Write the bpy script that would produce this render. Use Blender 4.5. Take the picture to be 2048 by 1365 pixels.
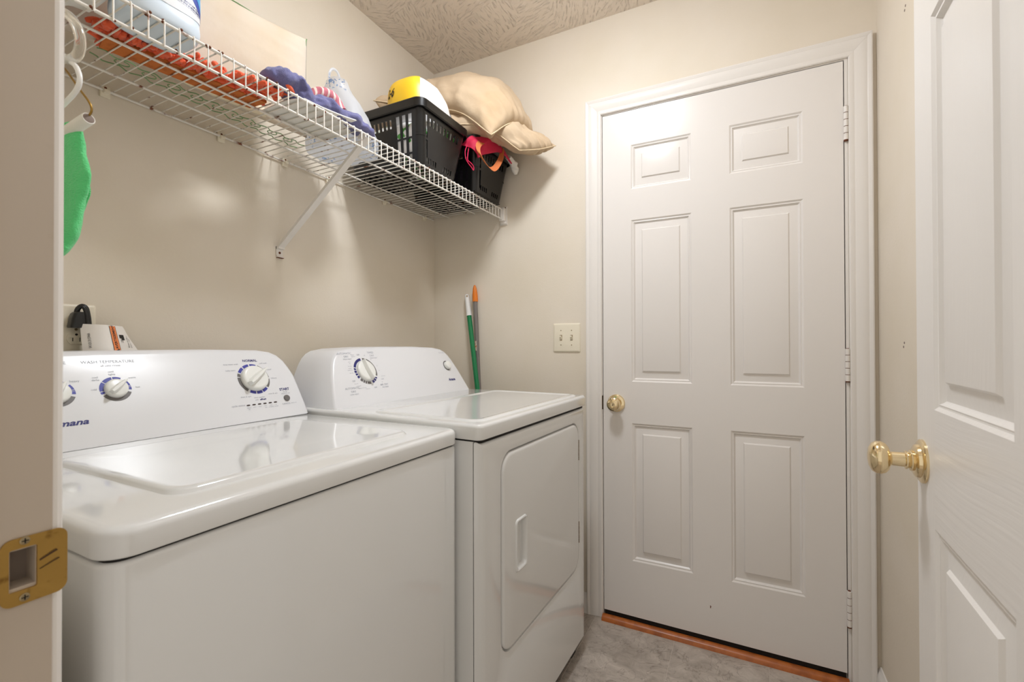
import bpy, bmesh, math, random
import numpy as np
from mathutils import Vector, Matrix, noise
random.seed(7)
PI = math.pi
for o in list(bpy.data.objects): bpy.data.objects.remove(o)
SC = bpy.context.scene
COL = SC.collection

# ------------------------------------------------------------------ camera, world, lamp power, exposure
CAM = Vector((0, 0, 1.117))
YAW, PITCH, ROLL = math.radians(26.994), math.radians(0.3944), math.radians(-0.1403)
F = Vector((-math.sin(YAW)*math.cos(PITCH), math.cos(YAW)*math.cos(PITCH), math.sin(PITCH)))
R = Vector((math.cos(YAW), math.sin(YAW), 0)); U = R.cross(F)
R, U = R*math.cos(ROLL)+U*math.sin(ROLL), U*math.cos(ROLL)-R*math.sin(ROLL)
cd = bpy.data.cameras.new('camera'); cam = bpy.data.objects.new('camera', cd); COL.objects.link(cam)
cam.matrix_world = Matrix(((R.x, U.x, -F.x, CAM.x), (R.y, U.y, -F.y, CAM.y), (R.z, U.z, -F.z, CAM.z), (0, 0, 0, 1)))
cd.sensor_width = 36; cd.lens = 913.12/2048*36; cd.clip_start = .02
cd.dof.use_dof = True; cd.dof.focus_distance = 1.5; cd.dof.aperture_fstop = 9
SC.camera = cam
W = bpy.data.worlds.new('world'); SC.world = W; W.use_nodes = True
W.node_tree.nodes['Background'].inputs[0].default_value = (1.0, .935, .85, 1)
W.node_tree.nodes['Background'].inputs[1].default_value = .66
LAMP_POWER = 78.0
LAMP_COLOR = (.945, .985, 1.04)
SC.view_settings.view_transform = 'Standard'; SC.view_settings.look = 'None'
SC.view_settings.gamma = 1; SC.view_settings.use_curve_mapping = False
SC.view_settings.exposure = 0.22

# ------------------------------------------------------------------ materials
def lin(h):
    c = [int(h[i:i+2], 16)/255 for i in (0, 2, 4)]
    return tuple((x/12.92 if x <= .04045 else ((x+.055)/1.055)**2.4) for x in c)+(1,)
MATS = {}
def mat(name, hexc, rough=.5, metal=0, coat=0, bump=None, mottle=None, trans=0, sub=0, spec=.5, alpha=1, emit=0, sheen=0):
    """bump=(scale xyz, strength, distance); mottle=(hex2, scale, lo, hi)"""
    if name in MATS: return MATS[name]
    m = bpy.data.materials.new(name); m.use_nodes = True; nt = m.node_tree; b = nt.nodes['Principled BSDF']
    c = lin(hexc)
    b.inputs['Base Color'].default_value = c; b.inputs['Roughness'].default_value = rough
    b.inputs['Metallic'].default_value = metal; b.inputs['Coat Weight'].default_value = coat
    b.inputs['Coat Roughness'].default_value = .05
    b.inputs['Specular IOR Level'].default_value = spec
    b.inputs['Transmission Weight'].default_value = trans; b.inputs['Alpha'].default_value = alpha
    if sheen: b.inputs['Sheen Weight'].default_value = sheen
    if emit:
        b.inputs['Emission Color'].default_value = c; b.inputs['Emission Strength'].default_value = emit
    tc = nt.nodes.new('ShaderNodeTexCoord')
    if mottle:
        h2, sc, lo, hi = mottle
        n = nt.nodes.new('ShaderNodeTexNoise'); n.inputs['Scale'].default_value = sc; n.inputs['Detail'].default_value = 5
        nt.links.new(tc.outputs['Object'], n.inputs['Vector'])
        r = nt.nodes.new('ShaderNodeValToRGB'); r.color_ramp.elements[0].position = lo; r.color_ramp.elements[1].position = hi
        r.color_ramp.elements[0].color = c; r.color_ramp.elements[1].color = lin(h2)
        nt.links.new(n.outputs['Fac'], r.inputs['Fac']); nt.links.new(r.outputs['Color'], b.inputs['Base Color'])
    if bump:
        sc, st, di = bump
        mp = nt.nodes.new('ShaderNodeMapping'); mp.inputs['Scale'].default_value = sc if isinstance(sc, tuple) else (sc,)*3
        n = nt.nodes.new('ShaderNodeTexNoise'); n.inputs['Scale'].default_value = 1; n.inputs['Detail'].default_value = 6
        bp = nt.nodes.new('ShaderNodeBump'); bp.inputs['Strength'].default_value = st; bp.inputs['Distance'].default_value = di
        nt.links.new(tc.outputs['Object'], mp.inputs['Vector']); nt.links.new(mp.outputs[0], n.inputs['Vector'])
        nt.links.new(n.outputs['Fac'], bp.inputs['Height']); nt.links.new(bp.outputs[0], b.inputs['Normal'])
    MATS[name] = m; return m

def node(m, t): return m.node_tree.nodes.new(t)
def link(m, a, b): m.node_tree.links.new(a, b)

M_wall = mat('wall_paint', 'E9DFD0', .6, spec=.2, bump=(160, .25, .0012), mottle=('E3D8C5', 3, .35, .75))
M_ceil = mat('ceiling_paint', 'ECE0D2', .28, spec=.7)
M_trim = mat('trim_paint', 'ECE7E1', .28, spec=.35, bump=((60, 60, 3), .12, .001))
M_door = mat('door_paint', 'ECE7E2', .24, spec=.33, bump=((220, 220, 5), .10, .0006))
M_jamb = mat('shaded_jamb_paint', 'BFB1A1', .4, bump=((30, 30, 8), .25, .0015), mottle=('AC9A82', 14, .62, .8))  # same white as the trim, base darkened for the jamb's shade; mottle is stains
M_app = mat('appliance_enamel', 'E3E3E1', .10, coat=.5)
M_plas = mat('console_plastic', 'E6E6E8', .28)
M_knobp = mat('dial_plastic', 'EFEFEA', .3)
M_brass = mat('polished_brass', 'EFDBB2', .13, metal=1)
M_strike = mat('worn_brass', 'B08C48', .46, metal=.75, mottle=('6E4A18', 60, .58, .72), bump=(200, .2, .0006))
M_dark = mat('dark_gap', '17130F', .8)
M_black = mat('black_plastic', '161616', .35)
M_blackb = mat('basket_plastic', '0D0D0D', .3, bump=(90, .1, .0008))
M_wire = None
M_navy = mat('navy_print', '25256E', .4)
M_ring_blue = mat('blue_print', '4044A0', .4)
M_ring_gray = mat('gray_print', '6C6866', .4)
M_txt = mat('gray_lettering', 'AEB1B9', .5)
M_ivory = mat('ivory_plastic', 'EDE4CF', .35)
M_rust = mat('rust_brown', '6A3A20', .8)
M_screw = mat('screw_metal', 'A89878', .35, metal=1)
M_thresh = mat('stained_oak', 'B5652B', .32, bump=((8, 200, 200), .2, .001), mottle=('8F4A1C', 30, .45, .75))
M_pillow = mat('beige_cotton', 'C6AF92', .85, bump=(16, .5, .012), mottle=('BEA27E', 5, .45, .8))
M_piping = mat('beige_piping', 'D8C2A0', .85)
M_pale = mat('pale_pillowcase', 'D9CDBE', .8, bump=(9, .3, .008), mottle=('CFBA9C', 4, .45, .8))
M_greenln = mat('green_trim', '7FA070', .8)
M_orange = mat('orange_chenille', 'EE6338', .9, bump=(300, .5, .003), sheen=.3)
M_orangeb = mat('orange_backing', 'C8702F', .85, bump=(420, .4, .002), mottle=('A5561F', 40, .5, .75))
M_blue = mat('blue_terry', '6E6E9E', .95, bump=(500, .7, .004), sheen=.3)
M_green = mat('green_terry', '66E48E', .95, bump=((300, 300, 520), .8, .004), sheen=.3)
M_red = mat('red_cloth', 'C3123F', .7, bump=(30, .3, .004))
M_strap = mat('orange_strap', 'C8703C', .7, bump=(200, .3, .001))
M_pink = mat('pink_cord', 'E8285C', .7)
M_white = mat('white_cotton', 'E9E4DC', .85, bump=(30, .4, .004))
M_cream = mat('cream_cotton', 'EADCC0', .85, bump=(25, .4, .004))
M_paper = mat('paper_white', 'EAE4DC', .7)
M_card = mat('white_card', 'E8E6E0', .55)
M_tagorange = mat('tag_orange', 'F08A50', .6)
M_ink = mat('black_ink', '26221F', .7)
M_yellow = mat('yellow_print', 'F4C62A', .4)
M_sky = mat('blue_wave', '5AA6D8', .35)
M_wave = mat('deep_blue_wave', '3A4FA8', .35)
M_jug = mat('jug_plastic', 'D9E6F2', .3, sub=.2)
M_jlabel = mat('jug_label', 'E9EBEE', .3)
M_polegreen = mat('green_pole', '0C7A48', .3)
M_polegray = mat('gray_pole', '7C7672', .35)
M_griporange = mat('orange_grip', 'E07A1E', .4)
M_gripwhite = mat('white_grip', 'EEEDEA', .5)
M_goldwire = mat('gold_wire', '9B7B3F', .35, metal=1)
M_tube = mat('card_tube', 'EAE6DE', .8)
M_clear = mat('clear_plastic', 'F7F3EA', .08, trans=.85)
M_hook = mat('white_hanger_plastic', 'F0EFEC', .3)
M_gl = mat('green_print', '4FA84A', .5)
M_purple = mat('purple_cloth', '5A3A86', .8)
M_silver = mat('bare_card', '8A7B72', .8)

# wire coating with rust spots
M_wire = mat('white_vinyl_wire', 'E9E4DB', .4)
_n = node(M_wire, 'ShaderNodeTexNoise'); _n.inputs['Scale'].default_value = 38; _n.inputs['Detail'].default_value = 6
_g = node(M_wire, 'ShaderNodeNewGeometry'); link(M_wire, _g.outputs['Position'], _n.inputs['Vector'])
_r = node(M_wire, 'ShaderNodeValToRGB')
_r.color_ramp.elements[0].position = .60; _r.color_ramp.elements[0].color = lin('E9E4DB')
_r.color_ramp.elements[1].position = .70; _r.color_ramp.elements[1].color = lin('7A4423')
link(M_wire, _n.outputs['Fac'], _r.inputs['Fac']); link(M_wire, _r.outputs['Color'], M_wire.node_tree.nodes['Principled BSDF'].inputs['Base Color'])

# stomped ceiling texture
def ceiling_bump(m):
    tc = node(m, 'ShaderNodeTexCoord')
    v = node(m, 'ShaderNodeTexVoronoi'); v.inputs['Scale'].default_value = 6.0
    n1 = node(m, 'ShaderNodeTexNoise'); n1.inputs['Scale'].default_value = 5; n1.inputs['Detail'].default_value = 2
    mx = node(m, 'ShaderNodeMixRGB'); mx.inputs[0].default_value = .25
    link(m, tc.outputs['Object'], n1.inputs['Vector']); link(m, tc.outputs['Object'], mx.inputs[1]); link(m, n1.outputs['Color'], mx.inputs[2])
    link(m, mx.outputs[0], v.inputs['Vector'])
    # strokes: noise stretched along a direction that changes cell by cell
    vr = node(m, 'ShaderNodeVectorRotate'); vr.rotation_type = 'Z_AXIS'
    sx = node(m, 'ShaderNodeSeparateXYZ'); link(m, v.outputs['Color'], sx.inputs[0])
    mu = node(m, 'ShaderNodeMath'); mu.operation = 'MULTIPLY'; mu.inputs[1].default_value = 6.28; link(m, sx.outputs[0], mu.inputs[0])
    link(m, tc.outputs['Object'], vr.inputs['Vector']); link(m, mu.outputs[0], vr.inputs['Angle'])
    mp = node(m, 'ShaderNodeMapping'); mp.inputs['Scale'].default_value = (26, 120, 30); link(m, vr.outputs[0], mp.inputs['Vector'])
    n2 = node(m, 'ShaderNodeTexNoise'); n2.inputs['Scale'].default_value = 1; n2.inputs['Detail'].default_value = 3
    link(m, mp.outputs[0], n2.inputs['Vector'])
    r = node(m, 'ShaderNodeValToRGB'); r.color_ramp.elements[0].position = .50; r.color_ramp.elements[1].position = .80; r.color_ramp.interpolation = 'EASE'
    link(m, n2.outputs['Fac'], r.inputs['Fac'])
    bp = node(m, 'ShaderNodeBump'); bp.inputs['Strength'].default_value = 1.0; bp.inputs['Distance'].default_value = .0055
    link(m, r.outputs['Color'], bp.inputs['Height']); link(m, bp.outputs[0], m.node_tree.nodes['Principled BSDF'].inputs['Normal'])
ceiling_bump(M_ceil)

# stone-look vinyl tile
M_tile = mat('stone_vinyl', 'B8ADA2', .38)
def tile_nodes(m):
    tc = node(m, 'ShaderNodeTexCoord'); oi = node(m, 'ShaderNodeObjectInfo')
    ad = node(m, 'ShaderNodeVectorMath'); ad.operation = 'ADD'
    cb = node(m, 'ShaderNodeCombineXYZ'); ml = node(m, 'ShaderNodeMath'); ml.operation = 'MULTIPLY'; ml.inputs[1].default_value = 37
    link(m, oi.outputs['Random'], ml.inputs[0]); link(m, ml.outputs[0], cb.inputs[0]); link(m, ml.outputs[0], cb.inputs[1])
    link(m, tc.outputs['Object'], ad.inputs[0]); link(m, cb.outputs[0], ad.inputs[1])
    n = node(m, 'ShaderNodeTexNoise'); n.inputs['Scale'].default_value = 13; n.inputs['Detail'].default_value = 10; n.inputs['Roughness'].default_value = .72; n.inputs['Distortion'].default_value = 1.0
    link(m, ad.outputs[0], n.inputs['Vector'])
    r = node(m, 'ShaderNodeValToRGB')
    e = r.color_ramp.elements; e[0].position = .30; e[0].color = lin('9A8F84'); e[1].position = .68; e[1].color = lin('CCC1B6')
    e2 = e.new(.48); e2.color = lin('B4A99E')
    link(m, n.outputs['Fac'], r.inputs['Fac'])
    n2 = node(m, 'ShaderNodeTexNoise'); n2.inputs['Scale'].default_value = 6; n2.inputs['Detail'].default_value = 5; n2.inputs['Distortion'].default_value = 2.5
    link(m, ad.outputs[0], n2.inputs['Vector'])
    r2 = node(m, 'ShaderNodeValToRGB'); q = r2.color_ramp.elements
    q[0].position = .485; q[0].color = (1, 1, 1, 1); q[1].position = .515; q[1].color = (1, 1, 1, 1); k = q.new(.5); k.color = (.52, .49, .46, 1)
    link(m, n2.outputs['Fac'], r2.inputs['Fac'])
    mx = node(m, 'ShaderNodeMixRGB'); mx.blend_type = 'MULTIPLY'; mx.inputs[0].default_value = .7
    link(m, r.outputs['Color'], mx.inputs[1]); link(m, r2.outputs['Color'], mx.inputs[2])
    b = m.node_tree.nodes['Principled BSDF']; link(m, mx.outputs[0], b.inputs['Base Color'])
    bp = node(m, 'ShaderNodeBump'); bp.inputs['Strength'].default_value = .7; bp.inputs['Distance'].default_value = .0035
    link(m, n.outputs['Fac'], bp.inputs['Height']); link(m, bp.outputs[0], b.inputs['Normal'])
tile_nodes(M_tile)
M_grout = mat('tile_joint', 'CDC3B8', .8)

# moulded wood grain of the near door (grain runs along the rails / stiles)
def grain_mat(name, hexc, scale):
    m = mat(name, hexc, .3, spec=.35)
    tc = node(m, 'ShaderNodeTexCoord'); mp = node(m, 'ShaderNodeMapping'); mp.inputs['Scale'].default_value = scale
    w = node(m, 'ShaderNodeTexNoise'); w.inputs['Scale'].default_value = 2.2; w.inputs['Detail'].default_value = 1
    ad = node(m, 'ShaderNodeMixRGB'); ad.inputs[0].default_value = .06
    n = node(m, 'ShaderNodeTexNoise'); n.inputs['Scale'].default_value = 1; n.inputs['Detail'].default_value = 3
    link(m, tc.outputs['Object'], w.inputs['Vector']); link(m, tc.outputs['Object'], ad.inputs[1]); link(m, w.outputs['Color'], ad.inputs[2])
    link(m, ad.outputs[0], mp.inputs[0]); link(m, mp.outputs[0], n.inputs['Vector'])
    bp = node(m, 'ShaderNodeBump'); bp.inputs['Strength'].default_value = .27; bp.inputs['Distance'].default_value = .0016
    link(m, n.outputs['Fac'], bp.inputs['Height']); link(m, bp.outputs[0], m.node_tree.nodes['Principled BSDF'].inputs['Normal'])
    return m
M_door2h = grain_mat('grained_door_paint_rail', 'ECE8E3', (5, 5, 150))
M_door2 = grain_mat('grained_door_paint', 'ECE8E3', (130, 130, 4))

# thin plastic film
def film_mat(name, hexc, mix_t, printc=None, psc=20, lo=.56, hi=.6):
    m = bpy.data.materials.new(name); m.use_nodes = True; nt = m.node_tree; MATS[name] = m
    b = nt.nodes['Principled BSDF']; b.inputs['Base Color'].default_value = lin(hexc); b.inputs['Roughness'].default_value = .25
    out = nt.nodes['Material Output']
    tl = nt.nodes.new('ShaderNodeBsdfTranslucent'); tl.inputs[0].default_value = lin(hexc)
    tp = nt.nodes.new('ShaderNodeBsdfTransparent')
    a = nt.nodes.new('ShaderNodeMixShader'); a.inputs[0].default_value = .5; c = nt.nodes.new('ShaderNodeMixShader'); c.inputs[0].default_value = mix_t
    nt.links.new(b.outputs[0], a.inputs[1]); nt.links.new(tl.outputs[0], a.inputs[2]); nt.links.new(a.outputs[0], c.inputs[1]); nt.links.new(tp.outputs[0], c.inputs[2])
    nt.links.new(c.outputs[0], out.inputs[0])
    if printc:
        tc = nt.nodes.new('ShaderNodeTexCoord'); mp = nt.nodes.new('ShaderNodeMapping'); mp.inputs['Scale'].default_value = (psc, psc, psc)
        n = nt.nodes.new('ShaderNodeTexNoise'); n.inputs['Scale'].default_value = 1; n.inputs['Detail'].default_value = 2; n.inputs['Distortion'].default_value = 1.5
        n3 = nt.nodes.new('ShaderNodeTexNoise'); n3.inputs['Scale'].default_value = 11; n3.inputs['Detail'].default_value = 0
        nt.links.new(tc.outputs['Object'], mp.inputs[0]); nt.links.new(mp.outputs[0], n.inputs['Vector']); nt.links.new(tc.outputs['Object'], n3.inputs['Vector'])
        r = nt.nodes.new('ShaderNodeValToRGB'); r.color_ramp.elements[0].position = lo; r.color_ramp.elements[1].position = hi
        r3 = nt.nodes.new('ShaderNodeValToRGB'); r3.color_ramp.elements[0].position = .61; r3.color_ramp.elements[1].position = .64
        nt.links.new(n.outputs['Fac'], r.inputs[0]); nt.links.new(n3.outputs['Fac'], r3.inputs[0])
        mu = nt.nodes.new('ShaderNodeMath'); mu.operation = 'MULTIPLY'; nt.links.new(r.outputs[0], mu.inputs[0]); nt.links.new(r3.outputs[0], mu.inputs[1])
        mx = nt.nodes.new('ShaderNodeMixRGB'); mx.inputs[1].default_value = lin(hexc); mx.inputs[2].default_value = lin(printc)
        nt.links.new(mu.outputs[0], mx.inputs[0]); nt.links.new(mx.outputs[0], b.inputs['Base Color']); nt.links.new(mx.outputs[0], tl.inputs[0])
    return m
M_bag = film_mat('white_bag_film', 'ECEFF4', .26, '2F7FC8', 70)
M_film = film_mat('clear_wrap_film', 'F4F4F4', .62)
M_pack = mat('white_wrapped_rolls', 'F2F0EE', .35, bump=(40, .35, .004))
M_greenpack = mat('white_green_wrapper', 'F6F5F3', .4, mottle=('58A94A', 26, .57, .6))
M_multi = mat('dark_mixed_wrapper', '3A2E26', .5, mottle=('C4B8A4', 30, .55, .62))

def stripe_mat(name, h1, h2, sc, axis=1):
    m = mat(name, h1, .8)
    tc = node(m, 'ShaderNodeTexCoord'); sp = node(m, 'ShaderNodeSeparateXYZ'); link(m, tc.outputs['Object'], sp.inputs[0])
    mu = node(m, 'ShaderNodeMath'); mu.operation = 'MULTIPLY'; mu.inputs[1].default_value = sc; link(m, sp.outputs[axis], mu.inputs[0])
    sn = node(m, 'ShaderNodeMath'); sn.operation = 'SINE'; link(m, mu.outputs[0], sn.inputs[0])
    r = node(m, 'ShaderNodeValToRGB'); r.color_ramp.elements[0].position = .45; r.color_ramp.elements[1].position = .6
    r.color_ramp.elements[0].color = lin(h1); r.color_ramp.elements[1].color = lin(h2)
    link(m, sn.outputs[0], r.inputs[0]); link(m, r.outputs[0], m.node_tree.nodes['Principled BSDF'].inputs['Base Color'])
    return m
M_mitt = stripe_mat('pink_striped_knit', 'C4717C', 'E9D6CB', 420)

# ------------------------------------------------------------------ mesh helpers
def finish(name, bm, m, parent=None, smooth=35, loc=None):
    bmesh.ops.recalc_face_normals(bm, faces=bm.faces)
    me = bpy.data.meshes.new(name); bm.to_mesh(me); bm.free()
    return mesh_obj(name, me, m, parent, smooth, loc)
def mesh_obj(name, me, m, parent=None, smooth=35, loc=None):
    if m and not me.materials: me.materials.append(m)
    if smooth:
        me.polygons.foreach_set('use_smooth', [True]*len(me.polygons)); me.set_sharp_from_angle(angle=math.radians(smooth))
    o = bpy.data.objects.new(name, me); COL.objects.link(o)
    if parent: o.parent = parent
    if loc: o.location = loc
    return o
def empty(name, loc=(0, 0, 0), rz=0):
    o = bpy.data.objects.new(name, None); COL.objects.link(o); o.location = loc; o.rotation_euler = (0, 0, rz); o.empty_display_size = .05
    return o
def tag(o, label, cat, group=None, kind=None):
    o['label'] = label; o['category'] = cat
    if group: o['group'] = group
    if kind: o['kind'] = kind
    return o
def stuff(o): o['kind'] = 'stuff'; return o
def sub(o, label): o['label'] = label; return o
def box(bm, x0, x1, y0, y1, z0, z1, bev=0, seg=2):
    vs = [bm.verts.new((x, y, z)) for x in (x0, x1) for y in (y0, y1) for z in (z0, z1)]
    fs = [(0, 1, 3, 2), (4, 6, 7, 5), (0, 4, 5, 1), (2, 3, 7, 6), (0, 2, 6, 4), (1, 5, 7, 3)]
    ff = [bm.faces.new([vs[i] for i in f]) for f in fs]
    if bev:
        es = list({e for f in ff for e in f.edges})
        bmesh.ops.bevel(bm, geom=es, offset=bev, segments=seg, profile=.5, affect='EDGES')
def boxo(name, m, parent, x0, x1, y0, y1, z0, z1, bev=0, seg=2):
    bm = bmesh.new(); box(bm, min(x0, x1), max(x0, x1), min(y0, y1), max(y0, y1), z0, z1, bev, seg); return finish(name, bm, m, parent)
def loft(bm, rings, cap0=True, cap1=True, closed=True, loop=False):
    vr = [[bm.verts.new(p) for p in r] for r in rings]; n = len(vr[0])
    pairs = list(zip(vr, vr[1:])) + ([(vr[-1], vr[0])] if loop else [])
    for a, b in pairs:
        for i in range(n if closed else n-1):
            j = (i+1) % n
            try: bm.faces.new((a[i], a[j], b[j], b[i]))
            except ValueError: pass
    if cap0 and not loop: bm.faces.new(vr[0])
    if cap1 and not loop: bm.faces.new(list(reversed(vr[-1])))
    return vr
def frame(d):
    d = d.normalized(); a = Vector((0, 0, 1)) if abs(d.z) < .9 else Vector((1, 0, 0))
    u = d.cross(a).normalized(); return u, d.cross(u).normalized()
def tube(bm, pts, r, n=8, caps=True, flat=1):
    pts = [Vector(p) for p in pts]; rings = []
    u = None
    for i, p in enumerate(pts):
        d = (pts[min(i+1, len(pts)-1)]-pts[max(i-1, 0)])
        if d.length < 1e-9: d = Vector((0, 0, 1))
        d.normalize()
        if u is None: u, v = frame(d)
        else:
            u = (u-d*u.dot(d)).normalized(); v = d.cross(u)
        rr = r[i] if isinstance(r, (list, tuple)) else r
        rings.append([p+u*math.cos(2*PI*k/n)*rr+v*math.sin(2*PI*k/n)*rr*flat for k in range(n)])
    loft(bm, rings, caps, caps)
def smoothpath(pts, n=6):
    P = np.array(pts, float); P = np.vstack([2*P[0]-P[1], P, 2*P[-1]-P[-2]]); out = []
    for i in range(1, len(P)-2):
        for t in np.linspace(0, 1, n, endpoint=False):
            a, b, c, d = P[i-1:i+3]
            out.append(.5*(2*b+(c-a)*t+(2*a-5*b+4*c-d)*t*t+(3*b-a-3*c+d)*t**3))
    out.append(P[-2]); return [tuple(p) for p in out]
def lathe(bm, prof, origin, axis, n=32):
    """prof = [(distance along axis, radius)]"""
    o = Vector(origin); d = Vector(axis).normalized(); u, v = frame(d)
    rings = [[o+d*a+u*math.cos(2*PI*k/n)*max(r, 1e-5)+v*math.sin(2*PI*k/n)*max(r, 1e-5) for k in range(n)] for a, r in prof]
    loft(bm, rings)
def rrect(x0, x1, y0, y1, r, z, n=6):
    r = max(r, 1e-4); pts = []
    for cx, cy, a in ((x1-r, y1-r, 0), (x0+r, y1-r, 90), (x0+r, y0+r, 180), (x1-r, y0+r, 270)):
        for k in range(n+1):
            t = math.radians(a+90*k/n); pts.append((cx+r*math.cos(t), cy+r*math.sin(t), z))
    return pts
def rrprism(bm, x0, x1, y0, y1, z0, z1, r, bt=.0, bb=.0, n=6, seg=4):
    rings = []
    def ring(ins, z): rings.append(rrect(x0+ins, x1-ins, y0+ins, y1-ins, max(r-ins, .001), z, n))
    if bb:
        for k in range(seg): t = PI/2*k/seg; ring(bb*(1-math.sin(t)), z0+bb*(1-math.cos(t)))
    ring(0, z0+bb); ring(0, z1-bt)
    if bt:
        for k in range(1, seg+1): t = PI/2*k/seg; ring(bt*(1-math.cos(t)), z1-bt+bt*math.sin(t))
    loft(bm, rings)
def bspl(ctrl, nu, nv):
    """Catmull-Rom surface through an m x n grid of points"""
    P = np.array(ctrl, float)
    def ev(A, n):
        m = len(A); A = np.concatenate([2*A[:1]-A[1:2], A, 2*A[-1:]-A[-2:-1]]); out = []
        for t in np.linspace(0, m-1, n):
            i = min(int(t), m-2); f = t-i; a, b, c, d = A[i], A[i+1], A[i+2], A[i+3]
            out.append(.5*(2*b+(c-a)*f+(2*a-5*b+4*c-d)*f*f+(3*b-a-3*c+d)*f**3))
        return np.array(out)
    S = ev(P, nu); return np.transpose(ev(np.transpose(S, (1, 0, 2)), nv), (1, 0, 2))
def grid_normals(S):
    du = np.gradient(S, axis=0); dv = np.gradient(S, axis=1); n = np.cross(du, dv); return n/(np.linalg.norm(n, axis=2, keepdims=True)+1e-12)
def nz(p, s, seed=0): return noise.noise(Vector((p[0]*s+seed, p[1]*s-seed*.7, p[2]*s+seed*1.3)))
def sheet(name, ctrl, m, parent=None, nu=24, nv=24, thick=.002, amp=0, sc=10, seed=0, smooth=60):
    S = bspl(ctrl, nu, nv); N = grid_normals(S)
    if amp:
        for i in range(nu):
            for j in range(nv): S[i, j] += N[i, j]*amp*(nz(S[i, j], sc, seed)+.5*nz(S[i, j], sc*2.3, seed+5))
        N = grid_normals(S)
    bm = bmesh.new(); T = [[bm.verts.new(S[i, j]+N[i, j]*thick/2) for j in range(nv)] for i in range(nu)]
    B = [[bm.verts.new(S[i, j]-N[i, j]*thick/2) for j in range(nv)] for i in range(nu)]
    for i in range(nu-1):
        for j in range(nv-1):
            bm.faces.new((T[i][j], T[i+1][j], T[i+1][j+1], T[i][j+1])); bm.faces.new((B[i][j], B[i][j+1], B[i+1][j+1], B[i+1][j]))
    for i in range(nu-1):
        for j in (0, nv-1): bm.faces.new((T[i][j], T[i+1][j], B[i+1][j], B[i][j]))
    for j in range(nv-1):
        for i in (0, nu-1): bm.faces.new((T[i][j], T[i][j+1], B[i][j+1], B[i][j]))
    return finish(name, bm, m, parent, smooth)
def cushion(name, ctrl, m, thick, parent=None, back=1, nu=44, nv=44, amp=.006, sc=9, seed=0, p=.5, pipe=None, piper=.003, clampf=None):
    S = bspl(ctrl, nu, nv); N = grid_normals(S)
    if abs(N[nu//2, nv//2][2]) < .3:
        if N[nu//2, nv//2][0] < 0: N = -N
    elif N[nu//2, nv//2][2] < 0: N = -N
    bm = bmesh.new(); T = []; B = []; ST = [0, 0]
    def gather(P, sd):
        a, b = ST; d = min(a, 1-a); e = min(b, 1-b)
        g1 = noise.noise(Vector((b*13, sd, a*2)))*math.exp(-d/.16)*(1-math.exp(-d/.02)); g2 = noise.noise(Vector((a*13, sd+7, b*2)))*math.exp(-e/.16)*(1-math.exp(-e/.02))
        return 1.5*(g1+g2)
    def wr(P, sd, w):
        e = 1-min(1, w*1.2)       # more creases near the seams
        return gather(P, sd)*amp+amp*(nz(P, sc, sd)+.6*nz(P, sc*2.2, sd+3)+.35*abs(nz(P, sc*4.5, sd+9)))*(w**.5)*(.7+.6*e)
    for i in range(nu):
        a, b = [], []
        for j in range(nv):
            s, t = i/(nu-1), j/(nv-1); w = (math.sin(PI*s)*math.sin(PI*t)); ST[0] = s; ST[1] = t
            h = thick*max(w, 0)**p
            pt = S[i, j]+N[i, j]*(h+wr(S[i, j], seed, max(w, 0))); pb = S[i, j]-N[i, j]*(h*back+wr(S[i, j], seed+50, max(w, 0)))
            if clampf: pt, pb = clampf(pt), clampf(pb)
            edge = i in (0, nu-1) or j in (0, nv-1)
            v = bm.verts.new(pt); a.append(v); b.append(v if edge else bm.verts.new(pb))
        T.append(a); B.append(b)
    for i in range(nu-1):
        for j in range(nv-1):
            bm.faces.new((T[i][j], T[i+1][j], T[i+1][j+1], T[i][j+1])); bm.faces.new((B[i][j], B[i][j+1], B[i+1][j+1], B[i+1][j]))
    loop = [S[i, 0] for i in range(nu)]+[S[nu-1, j] for j in range(1, nv)]+[S[i, nv-1] for i in range(nu-2, -1, -1)]+[S[0, j] for j in range(nv-2, 0, -1)]
    if clampf: loop = [clampf(q) for q in loop]
    o = finish(name, bm, m, parent, 70)
    if pipe:
        b2 = bmesh.new(); tube(b2, loop+[loop[0]], piper, 6); finish('piping', b2, pipe, o, 60)
    return o
def bunch(name, path, radii, m, parent=None, n=28, amp=.3, sc=30, seed=0, flat=None, per=8, clampf=None, smooth=70, hang=False):
    """a crumpled body lofted along a path; radii = (horizontal, vertical) per path point"""
    P = smoothpath(path, per); RR = np.array(radii, float); k = len(path)
    rings = []
    for i, p in enumerate(P):
        t = i/(len(P)-1)*(k-1); a = min(int(t), k-2); f = t-a; r = RR[a]*(1-f)+RR[a+1]*f
        p = Vector(p); d = (Vector(P[min(i+1, len(P)-1)])-Vector(P[max(i-1, 0)])).normalized()
        u = d.cross(Vector((0, 0, 1)));  u = u.normalized() if u.length > .1 else Vector((1, 0, 0)); v = u.cross(d)
        if hang: u, v = Vector((1, 0, 0)), Vector((0, 1, 0))
        ring = []
        for q in range(n):
            th = 2*PI*q/n; b = p+u*math.cos(th)*r[0]+v*math.sin(th)*r[1]
            g = 1+amp*(nz(b, sc, seed)+.6*nz(b, sc*2.1, seed+7))
            w = p+u*math.cos(th)*r[0]*g+v*math.sin(th)*r[1]*g
            if flat is not None and w.z < flat: w.z = flat+.0004*math.cos(th*3)
            if clampf: w = Vector(clampf(w))
            ring.append(w)
        rings.append(ring)
    bm = bmesh.new(); loft(bm, rings); return finish(name, bm, m, parent, smooth)
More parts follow.
